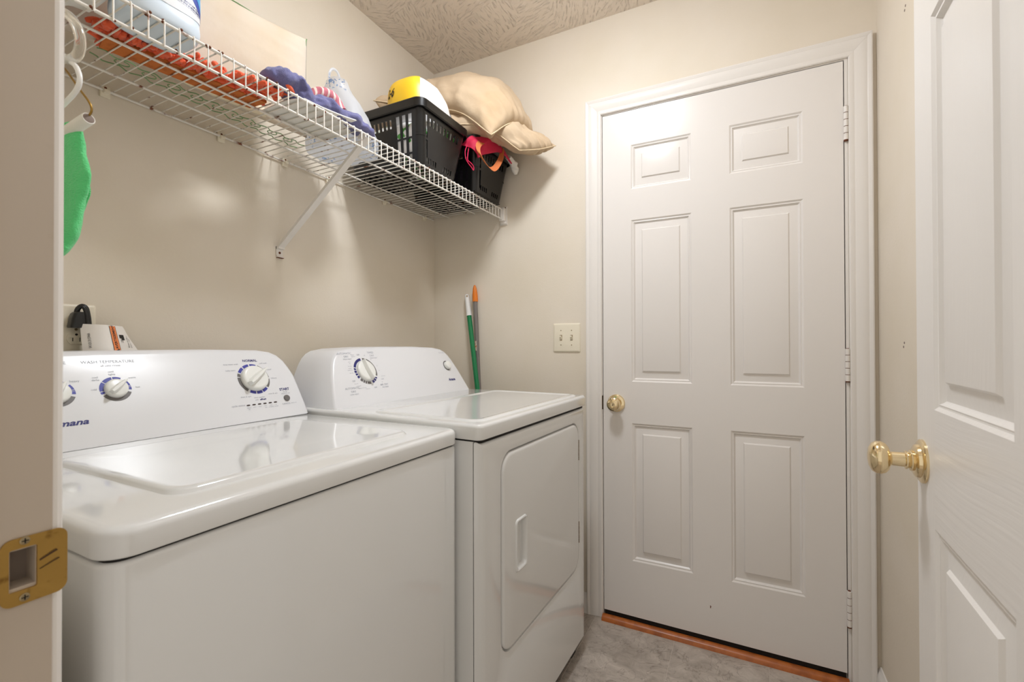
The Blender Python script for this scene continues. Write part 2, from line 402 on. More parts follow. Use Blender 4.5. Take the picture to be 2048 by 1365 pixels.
def panel_poly(bm, pts, n, thick):
    """flat polygon pts extruded by n*thick"""
    n = Vector(n)*thick; a = [bm.verts.new(Vector(p)) for p in pts]; b = [bm.verts.new(Vector(p)+n) for p in pts]
    bm.faces.new(a); bm.faces.new(list(reversed(b)))
    for i in range(len(a)): bm.faces.new((a[i], a[(i+1) % len(a)], b[(i+1) % len(a)], b[i]))
def text_into(bm, s, size, fn, align='CENTER', bold=0, shear=0, xs=1):
    """add lettering; fn(x, y) maps the glyph plane to 3-D"""
    c = bpy.data.curves.new('t', 'FONT'); c.body = s; c.size = size; c.align_x = align; c.align_y = 'CENTER'; c.offset = bold; c.shear = shear; c.resolution_u = 2; c.fill_mode = 'FRONT'
    o = bpy.data.objects.new('t', c); COL.objects.link(o); bpy.context.view_layer.update()
    me = bpy.data.meshes.new_from_object(o.evaluated_get(bpy.context.evaluated_depsgraph_get()))
    off = [bm.verts.new(fn(v.co.x*xs, v.co.y)) for v in me.vertices]
    for p in me.polygons:
        try: bm.faces.new([off[i] for i in p.vertices])
        except ValueError: pass
    bpy.data.objects.remove(o); bpy.data.curves.remove(c); bpy.data.meshes.remove(me)
def flatfn(origin, au, av):
    o, a, b = Vector(origin), Vector(au), Vector(av); return lambda x, y: o+a*x+b*y
def arc(bm, fn, r0, r1, a0, a1, n=None):
    n = n or max(3, int(abs(a1-a0)/6)); A = [math.radians(a0+(a1-a0)*i/n) for i in range(n+1)]
    i_ = [bm.verts.new(fn(r0*math.cos(t), r0*math.sin(t))) for t in A]; o_ = [bm.verts.new(fn(r1*math.cos(t), r1*math.sin(t))) for t in A]
    for k in range(n): bm.faces.new((i_[k], i_[k+1], o_[k+1], o_[k]))

# ------------------------------------------------------------------ room shell
XL, XR, YB, YF, ZC = -1.3709, .3845, 1.8424, .178, 2.4613
DX0, DX1, DZ0, DZ1 = -.5178, .2955, .0318, 2.0538        # back door leaf
T = .12
def struct(name, bm, m, label, cat, parent=None): return tag(finish(name, bm, m, parent), label, cat, None, 'structure')
bm = bmesh.new(); box(bm, XL-T, XL, -.0, YB+T, 0, ZC)
wall_left = struct('wall_left', bm, M_wall, 'cream painted wall behind the washer, dryer and wire shelf', 'wall')
bm = bmesh.new(); box(bm, XL, DX0-.012, YB, YB+T, 0, ZC); box(bm, DX1+.012, XR, YB, YB+T, 0, ZC); box(bm, DX0-.012, DX1+.012, YB, YB+T, DZ1+.012, ZC)
wall_back = struct('wall_back', bm, M_wall, 'cream painted wall around the closed white door', 'wall')
bm = bmesh.new(); box(bm, XR, XR+T, .0, YB+T, 0, ZC)
wall_right = struct('wall_right', bm, M_wall, 'cream painted wall behind the open door', 'wall')
JX0, JX1, JZ = -.56, .222, 2.07                            # near doorway
bm = bmesh.new(); box(bm, XL, JX0-.02, YF-.11, YF, 0, ZC); box(bm, JX1+.02, XR, YF-.11, YF, 0, ZC); box(bm, JX0-.02, JX1+.02, YF-.11, YF, JZ+.02, ZC)
wall_front = struct('wall_front', bm, M_wall, 'cream wall with the doorway the picture is taken from', 'wall')
bm = bmesh.new(); box(bm, XL-T, XR+T, 0, YB+T, ZC, ZC+.1)
ceiling = struct('ceiling', bm, M_ceil, 'stomp textured tan white ceiling', 'ceiling')
bm = bmesh.new(); box(bm, XL-T, XR+T, -1.6, YB+T, -.1, -.0011)
floor = struct('floor', bm, M_grout, 'grey stone look vinyl tile floor', 'floor')
TS = .3095; gx0 = -.2412; gy0 = 1.527
ix0 = int(math.floor((XL-gx0)/TS)); iy0 = int(math.floor((.0-gy0)/TS))
for i in range(ix0, ix0+8):
    for j in range(iy0, iy0+9):
        x0, x1 = gx0+i*TS, gx0+(i+1)*TS; y0, y1 = gy0+j*TS, gy0+(j+1)*TS
        x0, x1, y0, y1 = max(x0, XL), min(x1, XR), max(y0, -.1), min(y1, YB)
        if x1-x0 < .01 or y1-y0 < .01: continue
        bm = bmesh.new(); box(bm, x0+.0009, x1-.0009, y0+.0009, y1-.0009, -.003, 0, .0006, 1); finish('tile', bm, M_tile, floor)

# baseboards
def baseboard(name, x0, y0, x1, y1, nx, ny, label):
    prof = [(0, 0), (.014, 0), (.014, .055), (.011, .066), (.006, .074), (.004, .08), (0, .08)]
    bm = bmesh.new(); loft(bm, [[(x+nx*p, y+ny*p, .001+z) for p, z in prof] for x, y in ((x0, y0), (x1, y1))])
    return struct(name, bm, M_trim, label, 'baseboard')
baseboard('baseboard_right', XR, YF, XR, YB, -1, 0, 'white baseboard along the wall behind the open door')
baseboard('baseboard_back', XL, YB, -.5835, YB, 0, -1, 'white baseboard on the back wall behind the dryer')

# ------------------------------------------------------------------ back door
def door_leaf(name, w, h, t, panels, m, parent, depth=1):
    """leaf in its own frame: u along width, z up, front face at y=0 facing -y, back at y=t. panels=[(u0,u1,z0,z1)]"""
    us = sorted({0, w} | {p[0] for p in panels} | {p[1] for p in panels}); zs = sorted({0, h} | {p[2] for p in panels} | {p[3] for p in panels})
    bm = bmesh.new()
    def front(y, sgn):
        V = {}
        def v(u, z, yy):
            k = (round(u, 5), round(z, 5), round(yy, 5))
            if k not in V: V[k] = bm.verts.new((u, yy, z))
            return V[k]
        for a, b in zip(us, us[1:]):
            for c, d in zip(zs, zs[1:]):
                if any(p[0] <= a+1e-6 and b <= p[1]+1e-6 and p[2] <= c+1e-6 and d <= p[3]+1e-6 for p in panels): continue
                bm.faces.new((v(a, c, y), v(b, c, y), v(b, d, y), v(a, d, y)))
    front(0, 1); front(t, -1)
    for (a, c), (b, d) in (((0, 0), (w, 0)), ((w, 0), (w, h)), ((w, h), (0, h)), ((0, h), (0, 0))):
        bm.faces.new([bm.verts.new(q) for q in ((a, 0, c), (b, 0, d), (b, t, d), (a, t, c))])
    bmesh.ops.remove_doubles(bm, verts=bm.verts, dist=1e-5)
    leaf = finish(name, bm, m, parent, 30)
    for (a, b, c, d) in panels:
        for y, s in ((0, 1), (t, -1)):
            bm = bmesh.new()
            prof = [(0, 0), (.005, .004), (.007, .0045), (.009, .0038), (.012, .0082), (.015, .0105), (.0405, .0055), (.0445, .0008), (.0455, .0006)]
            rings = [[(a+i, y+s*e, c+i), (b-i, y+s*e, c+i), (b-i, y+s*e, d-i), (a+i, y+s*e, d-i)] for i, e in prof]
            loft(bm, rings, False, True); finish('panel', bm, m, leaf, 20)
    return leaf
door_1 = tag(empty('door_1', (DX0, YB+.001, DZ0)), 'closed white six panel door with brass knob in the back wall', 'door', None, 'structure')
PR = [(.1150, .3410, 1.705, 1.883), (.4715, .6990, 1.705, 1.883), (.1150, .3410, .934, 1.581), (.4715, .6990, .934, 1.581), (.1150, .3410, .220, .768), (.4715, .6990, .220, .768)]
leaf = door_leaf('leaf', DX1-DX0, DZ1-DZ0, .035, PR, M_door, door_1)
# knob with rose
bm = bmesh.new(); kx, kz = .053, .845
lathe(bm, [(0, .0355), (.004, .0355), (.008, .033), (.010, .026), (.011, .015)], (kx, 0, kz), (0, -1, 0), 40); kn = finish('rose', bm, M_brass, door_1, 40)
bm = bmesh.new(); lathe(bm, [(.006, .013), (.026, .013), (.030, .018), (.036, .0255), (.044, .0275), (.052, .0255), (.057, .019), (.058, .0145), (.0595, .014), (.0605, .010), (.0595, .0095), (.0595, .004), (.0590, 0)], (kx, 0, kz), (0, -1, 0), 40); k1 = finish('knob', bm, M_brass, door_1, 35)
bm = bmesh.new(); box(bm, kx-.0008, kx+.0008, -.0604, -.0590, kz-.004, kz+.004); finish('keyhole', bm, M_dark, k1)
# strike / latch recess at the leaf edge
boxo('latch_plate', mat('old_steel', '4A3A2A', .5, metal=.6), door_1, -.0085, -.0005, -.002, .02, kz-.028, kz+.028)
# hinges on the right, with rusty pin lines
for z0, z1 in ((1.756, 1.869), (.960, 1.068), (.156, .274)):
    bm = bmesh.new(); hx = DX1-DX0+.006; L = (z1-z0)/5
    for k in range(5): lathe(bm, [(0, .0062), (.0006, .0068), (L-.0022, .0068), (L-.0016, .0062)], (hx, -.005, z0+k*L+.0008), (0, 0, 1), 14)
    h = finish('hinge', bm, M_trim, door_1, 40)
    bm = bmesh.new(); lathe(bm, [(0, .0062), (z1-z0-.001, .0062), (z1-z0+.004, .004)], (hx, -.005, z0-.003), (0, 0, 1), 12); finish('pin', bm, M_rust, h, 40)
# sweep and threshold
boxo('door_sweep', M_dark, door_1, .002, DX1-DX0-.002, .004, .03, -.022, .001)
bm = bmesh.new(); loft(bm, [[(x, -.032+.034*a, -DZ0+b) for a, b in ((0, 0), (.06, .010), (.3, .017), (.7, .019), (1.0, .014), (1.0, 0))] for x in (-.003, DX1-DX0+.003)])
sub(finish('threshold', bm, M_thresh, door_1, 40), 'orange stained oak threshold strip')
# jambs
jy = .1
boxo('jamb', M_trim, door_1, -.0115, -.0028, -.0005, jy, -DZ0, DZ1-DZ0+.011)
boxo('jamb', M_trim, door_1, DX1-DX0+.0028, DX1-DX0+.0115, -.0005, jy, -DZ0, DZ1-DZ0+.011)
boxo('jamb', M_trim, door_1, -.0028, DX1-DX0+.0028, -.0005, jy, DZ1-DZ0+.003, DZ1-DZ0+.0115)
boxo('door_stop', M_trim, door_1, -.0028, DX1-DX0+.0028, .037, .05, DZ1-DZ0-.008, DZ1-DZ0+.003)
boxo('door_stop', M_trim, door_1, -.0028, .008, .037, .05, -DZ0, DZ1-DZ0+.003); boxo('door_stop', M_trim, door_1, DX1-DX0-.008, DX1-DX0+.0028, .037, .05, -DZ0, DZ1-DZ0+.003)
# casing, mitred, colonial profile: (distance from inner edge, projection)
CP = [(0, 0), (0, .007), (.003, .0095), (.012, .0105), (.016, .0095), (.019, .0105), (.032, .0135), (.046, .0155), (.050, .0145), (.053, .016), (.060, .0175), (.0635, .016), (.0635, 0)]
x0, x1, zt = -.0050, DX1-DX0+.0125, DZ1-DZ0+.0065
def cas(rings): bm = bmesh.new(); loft(bm, rings); return finish('casing', bm, M_trim, door_1, 25)
g = .0002
cas([[(x0-p, -d, -DZ0+.001) for p, d in CP], [(x0-p-g, -d, zt+p) for p, d in CP]])
cas([[(x1+p, -d, -DZ0+.001) for p, d in CP], [(x1+p+g, -d, zt+p) for p, d in CP]])
cas([[(x0-p, -d, zt+p+g) for p, d in CP], [(x1+p, -d, zt+p+g) for p, d in CP]])
# a small scuff on the leaf
bm = bmesh.new(); panel_poly(bm, [(.401+.001*a, -.0003, .112+b*.001) for a, b in ((-2, -5), (0, -7), (1, -2), (2, 1), (0, 3), (-1, 6), (-2, 2))], (0, -1, 0), .0003); sub(finish('scuff_mark', bm, M_rust, door_1), 'small brown chip in the paint near the bottom')

# ------------------------------------------------------------------ near doorway: jamb with strike plate, open door
tr = tag(empty('trim_1', (0, 0, 0)), 'near door frame with a worn brass strike plate at the left edge', 'door frame', None, 'structure')
PH0, PH1 = .899, .944                                            # latch hole
bm = bmesh.new(); jy0, jy1 = YF-.115, .1805
HX0, HX1 = .1535, .1695
box(bm, JX0-.02, JX0, jy0, HX0, 0, JZ); box(bm, JX0-.02, JX0, HX1, jy1, 0, JZ)
box(bm, JX0-.02, JX0, HX0, HX1, 0, .908); box(bm, JX0-.02, JX0, HX0, HX1, .940, JZ)
finish('jamb', bm, M_jamb, tr, 30)
boxo('jamb', M_jamb, tr, JX1, JX1+.02, jy0, jy1, 0, JZ); boxo('jamb', M_jamb, tr, JX0-.02, JX1+.02, jy0, jy1, JZ, JZ+.02)
boxo('door_stop', M_jamb, tr, JX0, JX0+.011, .095, .132, 0, JZ, .002); boxo('door_stop', M_jamb, tr, JX1-.011, JX1, .095, .132, 0, JZ, .002)
cp2 = [(0, 0), (0, .006), (.002, .0095), (.006, .0115), (.012, .0115), (.016, .010), (.02, .011), (.05, .0155), (.058, .0165), (.06, .015), (.06, 0)]
bm = bmesh.new(); loft(bm, [[(JX0-.002-p, YF+.0005+d, z0) for p, d in cp2] for z0 in (.001, JZ+.06)]); finish('casing', bm, M_trim, tr, 25)
bm = bmesh.new(); loft(bm, [[(JX1+.004+p, YF+.0005+d, z0) for p, d in cp2] for z0 in (.001, JZ+.06)]); finish('casing', bm, M_trim, tr, 25)
bm = bmesh.new(); loft(bm, [[(x, YF+.0005+d, JZ+.002+p) for p, d in cp2] for x in (JX0-.06, JX1+.06)]); finish('casing', bm, M_trim, tr, 25)
bm = bmesh.new(); box(bm, JX0-.035, JX0-.0195, HX0-.004, HX1+.004, .895, .95); finish('latch_pocket', bm, mat('raw_wood', '8C7F74', .8), tr)
# strike plate: rounded plate with latch hole, two screws and a curved lip
sp_out = [(y, z) for y, z, _ in rrect(.1470, .1905, .8930, .9505, .008, 0, 6)]
def plate_x(y): return JX0+.0012-(max(0, y-.181)**2)*12
bm = bmesh.new()
hole = [(y, z) for y, z, _ in rrect(.1525, .1700, .905, .9415, .0015, 0, 6)]
a = [bm.verts.new((plate_x(y)+.0012, y, z)) for y, z in sp_out]; b = [bm.verts.new((plate_x(y)+.0012, y, z)) for y, z in hole]
a2 = [bm.verts.new((plate_x(y)-.0006, y, z)) for y, z in sp_out]; b2 = [bm.verts.new((plate_x(y)-.002, y, z)) for y, z in hole]
n = len(a)
for i in range(n):
    j = (i+1) % n
    bm.faces.new((a[i], a[j], b[j], b[i])); bm.faces.new((a[i], a2[i], a2[j], a[j])); bm.faces.new((b[i], b[j], b2[j], b2[i]))
sp = sub(finish('strike_plate', bm, M_strike, tr, 30), 'worn brass strike plate')
for z in (.948, .8985):
    bm = bmesh.new(); lathe(bm, [(0, .0034), (.0009, .0034), (.0012, .0026)], (JX0+.0022, .1620, z-.0005 if z > .93 else z+.0002), (1, 0, 0), 16); s = finish('screw', bm, M_screw, sp, 40)
    bm = bmesh.new(); zc = z-.0005 if z > .93 else z+.0002; box(bm, JX0+.0033, JX0+.0038, .1598, .1642, zc-.0004, zc+.0004); box(bm, JX0+.0033, JX0+.0038, .1616, .1624, zc-.0022, zc+.0022); finish('screw_slot', bm, M_dark, sp)
for ya, za, yb, zb, w in ((.1715, .926, .1835, .931, .0016), (.1715, .9185, .1850, .9235, .0008)):
    bm = bmesh.new(); panel_poly(bm, [(plate_x(y)+.0015, y, z) for y, z in ((ya, za), (yb, zb), (yb-.001, zb+w), (ya, za+w))], (1, 0, 0), .0001); finish('wear_groove', bm, mat('groove_brown', '4A3013', .7), sp)

DW2 = .775; A2 = math.radians(2.3)
door_2 = tag(empty('door_2', (JX1, .2, .012), PI/2-A2), 'open white six panel door with brass knob against the right wall', 'door', None, 'structure')
# leaf frame: u from the hinge, face at y=0 must look towards -x of the room: local +y after rotation is -x, so mirror with a child leaf
PR2 = [(.0885, .3275, 1.69, 1.868), (.4345, .6875, 1.69, 1.868), (.0885, .3275, 1.006, 1.592), (.4345, .6875, 1.006, 1.592), (.0885, .3275, .21, .8295), (.4345, .6875, .21, .8295)]
leaf2 = door_leaf('leaf', DW2, 2.035, .035, PR2, M_door2, door_2)
leaf2.location = (0, -.035, 0)
leaf2.data.materials.append(M_door2h)
for p in leaf2.data.polygons:
    c = p.center
    if .0885 < c.x < .6875 and not (.3275 < c.x < .4345 and any(a < c.z < b for a, b in ((.21, .8295), (1.006, 1.592), (1.69, 1.868)))): p.material_index = 1
bm = bmesh.new(); ku, kzz = .745, .917
lathe(bm, [(0, .0345), (.003, .0345), (.0055, .031), (.006, .027), (.010, .0255), (.0125, .021), (.013, .016)], (ku, 0, kzz), (0, 1, 0), 44); finish('rose', bm, M_brass, door_2, 30)
bm = bmesh.new(); lathe(bm, [(.010, .0145), (.0135, .0165), (.0165, .0165), (.018, .0135), (.019, .0125), (.0205, .0145), (.0225, .0145), (.0235, .0115), (.040, .0110), (.042, .014), (.044, .020), (.048, .0245), (.054, .0268), (.060, .0262), (.0655, .0225), (.069, .015), (.0705, .006), (.0707, 0)], (ku, 0, kzz), (0, 1, 0), 44); finish('knob', bm, M_brass, door_2, 40)
bm = bmesh.new(); lathe(bm, [(0, .034), (.004, .034), (.008, .025), (.03, .012), (.035, .024), (.047, .027), (.055, .02), (.058, 0)], (ku, -.035, kzz), (0, -1, 0), 32); finish('knob', bm, M_brass, door_2, 40)
for z0 in (.18, .95, 1.75):
    bm = bmesh.new(); lathe(bm, [(0, .0065), (.09, .0065)], (-.004, .004, z0), (0, 0, 1), 12); finish('hinge', bm, M_brass, door_2, 40)

# marks on the right wall
for y, z in ((1.545, 2.011), (1.552, 2.003), (1.578, 1.118), (1.585, 1.107)):
    bm = bmesh.new(); lathe(bm, [(0, .0035), (.0008, .003)], (XR-.0002, y, z), (-1, 0, 0), 10); sub(finish('nail_hole', bm, M_silver, wall_right, 40), 'small dark nail hole')

# ------------------------------------------------------------------ ceiling lamp (the room's light, above the frame)
LX, LY = -.47, 1.03
lamp = tag(empty('ceiling_light', (LX, LY, ZC)), 'round flush ceiling light with a frosted dome over the middle of the room', 'ceiling light')
bm = bmesh.new(); lathe(bm, [(0, .135), (.022, .135), (.028, .132), (.0285, .124), (.024, .122)], (0, 0, 0), (0, 0, -1), 40); finish('lamp_base', bm, M_trim, lamp)
bm = bmesh.new(); lathe(bm, [(.022, .121), (.036, .1205), (.050, .112), (.062, .088), (.070, .052), (.073, .02), (.073, 0)], (0, 0, 0), (0, 0, -1), 32)
m = bpy.data.materials.new('lit_glass'); m.use_nodes = True; nt = m.node_tree; e = nt.nodes.new('ShaderNodeEmission'); e.inputs[0].default_value = LAMP_COLOR+(1,); e.inputs[1].default_value = LAMP_POWER
nt.links.new(e.outputs[0], nt.nodes['Material Output'].inputs[0]); finish('glass_dome', bm, m, lamp, 60)

# ------------------------------------------------------------------ appliances
def console(parent, xb, z0, ya, yb, prof, m, xback, lean=.5, bev=.012):
    """control console: prof = right-hand outline [(inset from yb, z)] going up from the base; front plane leans back"""
    yc = (ya+yb)/2; right = [(yb-i, z) for i, z in prof]; left = [(2*yc-y, z) for y, z in reversed(right)]
    out = right+left; bm = bmesh.new()
    cz = .96
    def ring(x_off, ins):
        r = []
        n = len(out)
        for k, (y, z) in enumerate(out):
            yy = yc+(y-yc)*(1-ins/abs(yb-yc)); zz = z0+(z-z0)*(1-ins/.18)
            r.append((xb-lean*(zz-z0)+x_off, yy, zz))
        return r
    rings = [ring(0, .010), ring(-.0012, .0055), ring(-.004, .002), ring(-.009, 0)]
    back = [(xback, y, z) for y, z in out]
    mid = [((xback*.5+(xb-lean*(z-z0))*.5), y, z) for y, z in out]
    rings += [mid, back]
    loft(bm, rings); return finish('console', bm, m, parent, 32)
def plane_fn(xb, z0, yc, zc, lean=.5, off=.0012):
    k = math.sqrt(1+lean*lean); nx, nzv = 1/k, lean/k
    o = Vector((xb-lean*(zc-z0)+nx*off, yc, zc+nzv*off)); e2 = Vector((-lean/k, 0, 1/k))
    return lambda x, y: o+Vector((0, 1, 0))*x+e2*y, Vector((nx, 0, nzv)), o, e2
def dial(parent, xb, z0, yc, zc, r, ang, name='knob', base=.012, grip=True, rgrip=.011, hgrip=.016):
    fn, n, o, e2 = plane_fn(xb, z0, yc, zc, off=.0)
    bm = bmesh.new(); lathe(bm, [(0, r*1.02), (base*.3, r*1.04), (base*.8, r), (base, r*.94), (base+.001, r*.8), (base+.0012, 0)], o, n, 40); d = finish(name, bm, M_knobp, parent, 40)
    if grip:
        bm = bmesh.new(); ca, sa = math.cos(math.radians(ang)), math.sin(math.radians(ang)); rings = []
        def P(a, b, h): x = a*ca-b*sa; y = a*sa+b*ca; return fn(x, y)+n*h
        w = rgrip
        for h, sc_ in ((base, 1), (base+hgrip*.7, .82), (base+hgrip, .45)):
            rings.append([P(a*r, b*w*sc_, h if a > -.9 else h) for a, b in ((-.95, -.7), (-.6, -1), (.2, -.95), (.8, -.55), (1.02, -.12), (1.02, .12), (.8, .55), (.2, .95), (-.6, 1), (-.95, .7))])
        loft(bm, rings); finish('grip', bm, M_knobp, d, 40)
    return d

# ---------- washer
WX, WY0, WY1 = -.60, .232, .905; WZ0, WZ1 = .885, .919; CX = -1.12
washer = tag(empty('washing_machine', (0, 0, 0)), 'white top load washer nearest the doorway with three dials', 'washing machine')
bm = bmesh.new(); rrprism(bm, -1.27, WX, WY0+.002, WY1-.002, .025, WZ0-.004, .028, .006, .004, 6); finish('cabinet', bm, M_app, washer, 40)
bm = bmesh.new(); rrprism(bm, -1.262, WX-.006, WY0+.008, WY1-.008, WZ0-.008, WZ0+.004, .02); finish('shadow_gap', bm, M_dark, washer)
bm = bmesh.new(); rrprism(bm, -1.28, WX+.003, WY0, WY1, WZ0, WZ1, .034, .011, .003, 8, 5); finish('top_deck', bm, M_app, washer, 50)
# lid: slightly raised plate with a shallow dished face
bm = bmesh.new(); lx0, lx1, ly0, ly1 = -1.035, -.662, .332, .802; rr = []
for ins, dz in ((-.004, -.001), (-.002, .0005), (0, .004), (.002, .0062), (.006, .0072), (.014, .0068), (.05, .0052), (.09, .0046)):
    rr.append(rrect(lx0+ins, lx1-ins, ly0+ins, ly1-ins, max(.03-ins*.25, .008), WZ1+dz, 7))
loft(bm, rr); finish('lid', bm, M_app, washer, 50)
for y in (.32, .79):
    boxo('foot', M_black, washer, -.66, -.63, y-.02, y+.02, 0, .03)
boxo('foot', M_black, washer, -1.22, -1.19, .30, .34, 0, .03); boxo('foot', M_black, washer, -1.22, -1.19, .77, .81, 0, .03)
PRW = [(0, .9195), (.0005, .95), (.0035, .985), (.008, 1.029), (.016, 1.051), (.026, 1.071), (.040, 1.086), (.060, 1.0955), (.096, 1.1015), (.22, 1.105)]
con = console(washer, CX, WZ1, .232, .910, PRW, M_plas, -1.30)
boxo('seam', M_dark, washer, -1.29, CX-.002, .236, .906, WZ1-.001, WZ1+.0012)
zz = WZ1
def wfn(y, z, off=.0004): return plane_fn(CX, zz, y, z, off=off)[0]
def seg(parent, f, r0, r1, spans, m):
    for a0, a1 in spans:
        bm = bmesh.new(); arc(bm, f, r0, r1, a0, a1); finish('dial_segment', bm, m, parent, 0)
for f, hot in ((wfn(.4755, 1.0252), 1), (wfn(.3835, 1.024), 0)):
    seg(washer, f, .0205, .0275, ((62, 94), (98, 138), (142, 188), (192, 203), (8, 12), (-8, 6), (14, 40)), M_ring_blue)
    seg(washer, f, .0205, .0275, ((211, 340),), M_ring_gray)
f = wfn(.7775, 1.0255)
seg(washer, f, .036, .0435, ((68, 92), (97, 121), (126, 150), (-120, -98), (-94, -72), (-68, -46)), M_ring_blue)
seg(washer, f, .036, .0435, ((155, 168), (171, 232), (2, 28), (33, 62), (-40, -3)), M_ring_gray)
dial(washer, CX, zz, .4755, 1.0252, .0195, 40, base=.010, rgrip=.0062, hgrip=.012)
dial(washer, CX, zz, .3835, 1.024, .0195, 60, base=.010, rgrip=.0062, hgrip=.012)
dial(washer, CX, zz, .7775, 1.0255, .0345, 36, base=.013, rgrip=.0085, hgrip=.016)
# start button and status lights
fn, nn_, o_, e2_ = plane_fn(CX, zz, .854, .9675, off=0)
bm = bmesh.new(); lathe(bm, [(0, .0088), (.0025, .0088), (.004, .0078), (.0043, 0)], o_, nn_, 28); sub(finish('start_button', bm, M_ring_gray, washer, 40), 'round grey start button')
for k in range(6):
    f = wfn(.741+k*.0152, .9605, .0003); bm = bmesh.new(); panel_poly(bm, [f(.0045*math.cos(t)*(.7) + (.0016 if math.cos(t) > 0 else -.0016), .0017*math.sin(t)) for t in [2*PI*q/12+.1 for q in range(12)]], nn_, .0006)
    finish('status_light', bm, mat('status_lamp', '3A2A2A', .3), washer, 0)
tx = bmesh.new(); tn = bmesh.new()
def WT(s, y, z, size, bold=0, bmx=None, **k): text_into(bmx or tx, s, size, wfn(y, z), bold=bold, **k)
WT('WASH TEMPERATURE', .474, 1.0815, .0092, xs=1.02); WT('all cold rinses', .476, 1.0735, .0062)
WT('cool', .4735, 1.0608, .0058); WT('lights', .4745, 1.0552, .0058); WT('cool', .4455, 1.0505, .0058); WT('darks', .4455, 1.0452, .0058); WT('cold', .4395, 1.0265, .0058); WT('warm', .5085, 1.0465, .0058); WT('hot', .5145, 1.026, .0058)
WT('LOAD SIZE', .383, 1.0815, .0092); WT('heavy', .4125, 1.0455, .0068); WT('light', .352, 1.0455, .0068)
WT('NORMAL', .781, 1.0735, .0098, .0002, tn)
WT('deep water wash', .7465, 1.0655, .0056, align='RIGHT'); WT('bulky items', .735, 1.050, .0056, align='RIGHT'); WT('cold wash', .805, 1.0655, .0056, align='LEFT'); WT('casual', .822, 1.048, .0056, align='LEFT'); WT('delicate', .826, 1.024, .0056, align='LEFT')
WT('drain & spin', .742, .982, .0058); WT('clean washer', .777, .9775, .0058); WT('with', .768, .9715, .0056); WT('affresh', .785, .9715, .0064, .0002, tn, shear=.3); WT('rinse & spin', .818, .9835, .0058)
WT('START', .8555, .9915, .0102, .0003, tn); WT('PAUSE', .855, .9845, .0046); WT('UNLOCK LID', .855, .980, .0046); WT('CANCEL', .8480, .9530, .0066); WT('hold 3 sec.', .872, .9535, .0044)
WT('cycle status', .7155, .9620, .0074)
for k, s in enumerate(('sensing\nfill', 'wash', 'rinse', 'final\nspin', 'cycle\ncomplete', 'lid\nlocked')):
    for q, line in enumerate(s.split('\n')): WT(line, .741+k*.0152, .9545-q*.0042, .0040)
WT('Amana', .390, .968, .0165, .0005, tn, shear=.35, xs=1.3)
sub(stuff(finish('lettering', tx, M_txt, washer, 0)), 'small grey printed lettering'); sub(stuff(finish('lettering', tn, M_navy, washer, 0)), 'navy printed lettering')

# ---------- dryer (its own frame: origin at the front left corner, turned a little)
AD = math.radians(1.9)
dryer = tag(empty('clothes_dryer', (-.5445, .906, 0), -AD), 'white front door dryer between the washer and the back wall', 'dryer')
DL, DZT, DZB = .708, .930, .893
bm = bmesh.new(); rrprism(bm, -.70, -.021, 0, DL, .03, DZB-.004, .002); finish('side_panels', bm, M_app, dryer, 30)
bm = bmesh.new(); rrprism(bm, -.030, -.0150, .0028, DL-.0028, .034, DZB-.006, .004); finish('seam', bm, M_dark, dryer)
# front panel with a rounded-rectangle opening for the door
FY0, FY1, FZ0, FZ1 = .097, .637, .332, .842
bm = bmesh.new()
def fp_ring(ins, x, r=.026): return [(x, y, z) for y, z, _ in rrect(.0005+ins, DL-.0005-ins, .05+ins, DZB-.005-ins, .004, 0, 8)]
outer = [fp_ring(0, -.0185), fp_ring(0, -.010), fp_ring(.001, -.006), fp_ring(.003, -.0028), fp_ring(.008, -.0004), fp_ring(.012, 0)]
# side edges get the larger vertical radius
def vert(ring): return [(-.0185+(x+.0185)*(1-(max(0, .022-min(y, DL-y))/.022)**2), y, z) for x, y, z in ring]
inner = [[(x, y, z) for y, z, _ in rrect(FY0-g_, FY1+g_, FZ0-g_, FZ1+g_, .05+g_, 0, 8)] for x, g_ in ((0, .006), (-.0015, .002), (-.008, 0), (-.012, 0))]
loft(bm, [vert(r) for r in outer]+[[(0, y, z) for y, z, _ in rrect(.024, DL-.024, .07, DZB-.03, .01, 0, 8)]]+inner, True, True); finish('front_panel', bm, M_app, dryer, 30)
boxo('toe_gap', M_dark, dryer, -.65, -.03, .01, DL-.01, .012, .05)
for y in (.05, DL-.05):
    boxo('foot', M_black, dryer, -.06, -.03, y-.02, y+.02, 0, .03); boxo('foot', M_black, dryer, -.66, -.63, y-.02, y+.02, 0, .03)
# door
bm = bmesh.new(); HY0, HY1, HZ0, HZ1 = .164, .228, .517, .655
rings = [[(x, y, z) for y, z, _ in rrect(FY0+i_, FY1-i_, FZ0+i_, FZ1-i_, .048-i_*.5, 0, 8)] for x, i_ in ((-.011, .0035), (-.003, .0035), (.0, .005), (.002, .008), (.0026, .013))]
rings += [[(.0026, y, z) for y, z, _ in rrect(HY0, HY1, HZ0, HZ1, .012, 0, 8)]]
loft(bm, rings, True, False); dd = finish('door', bm, M_app, dryer, 30)
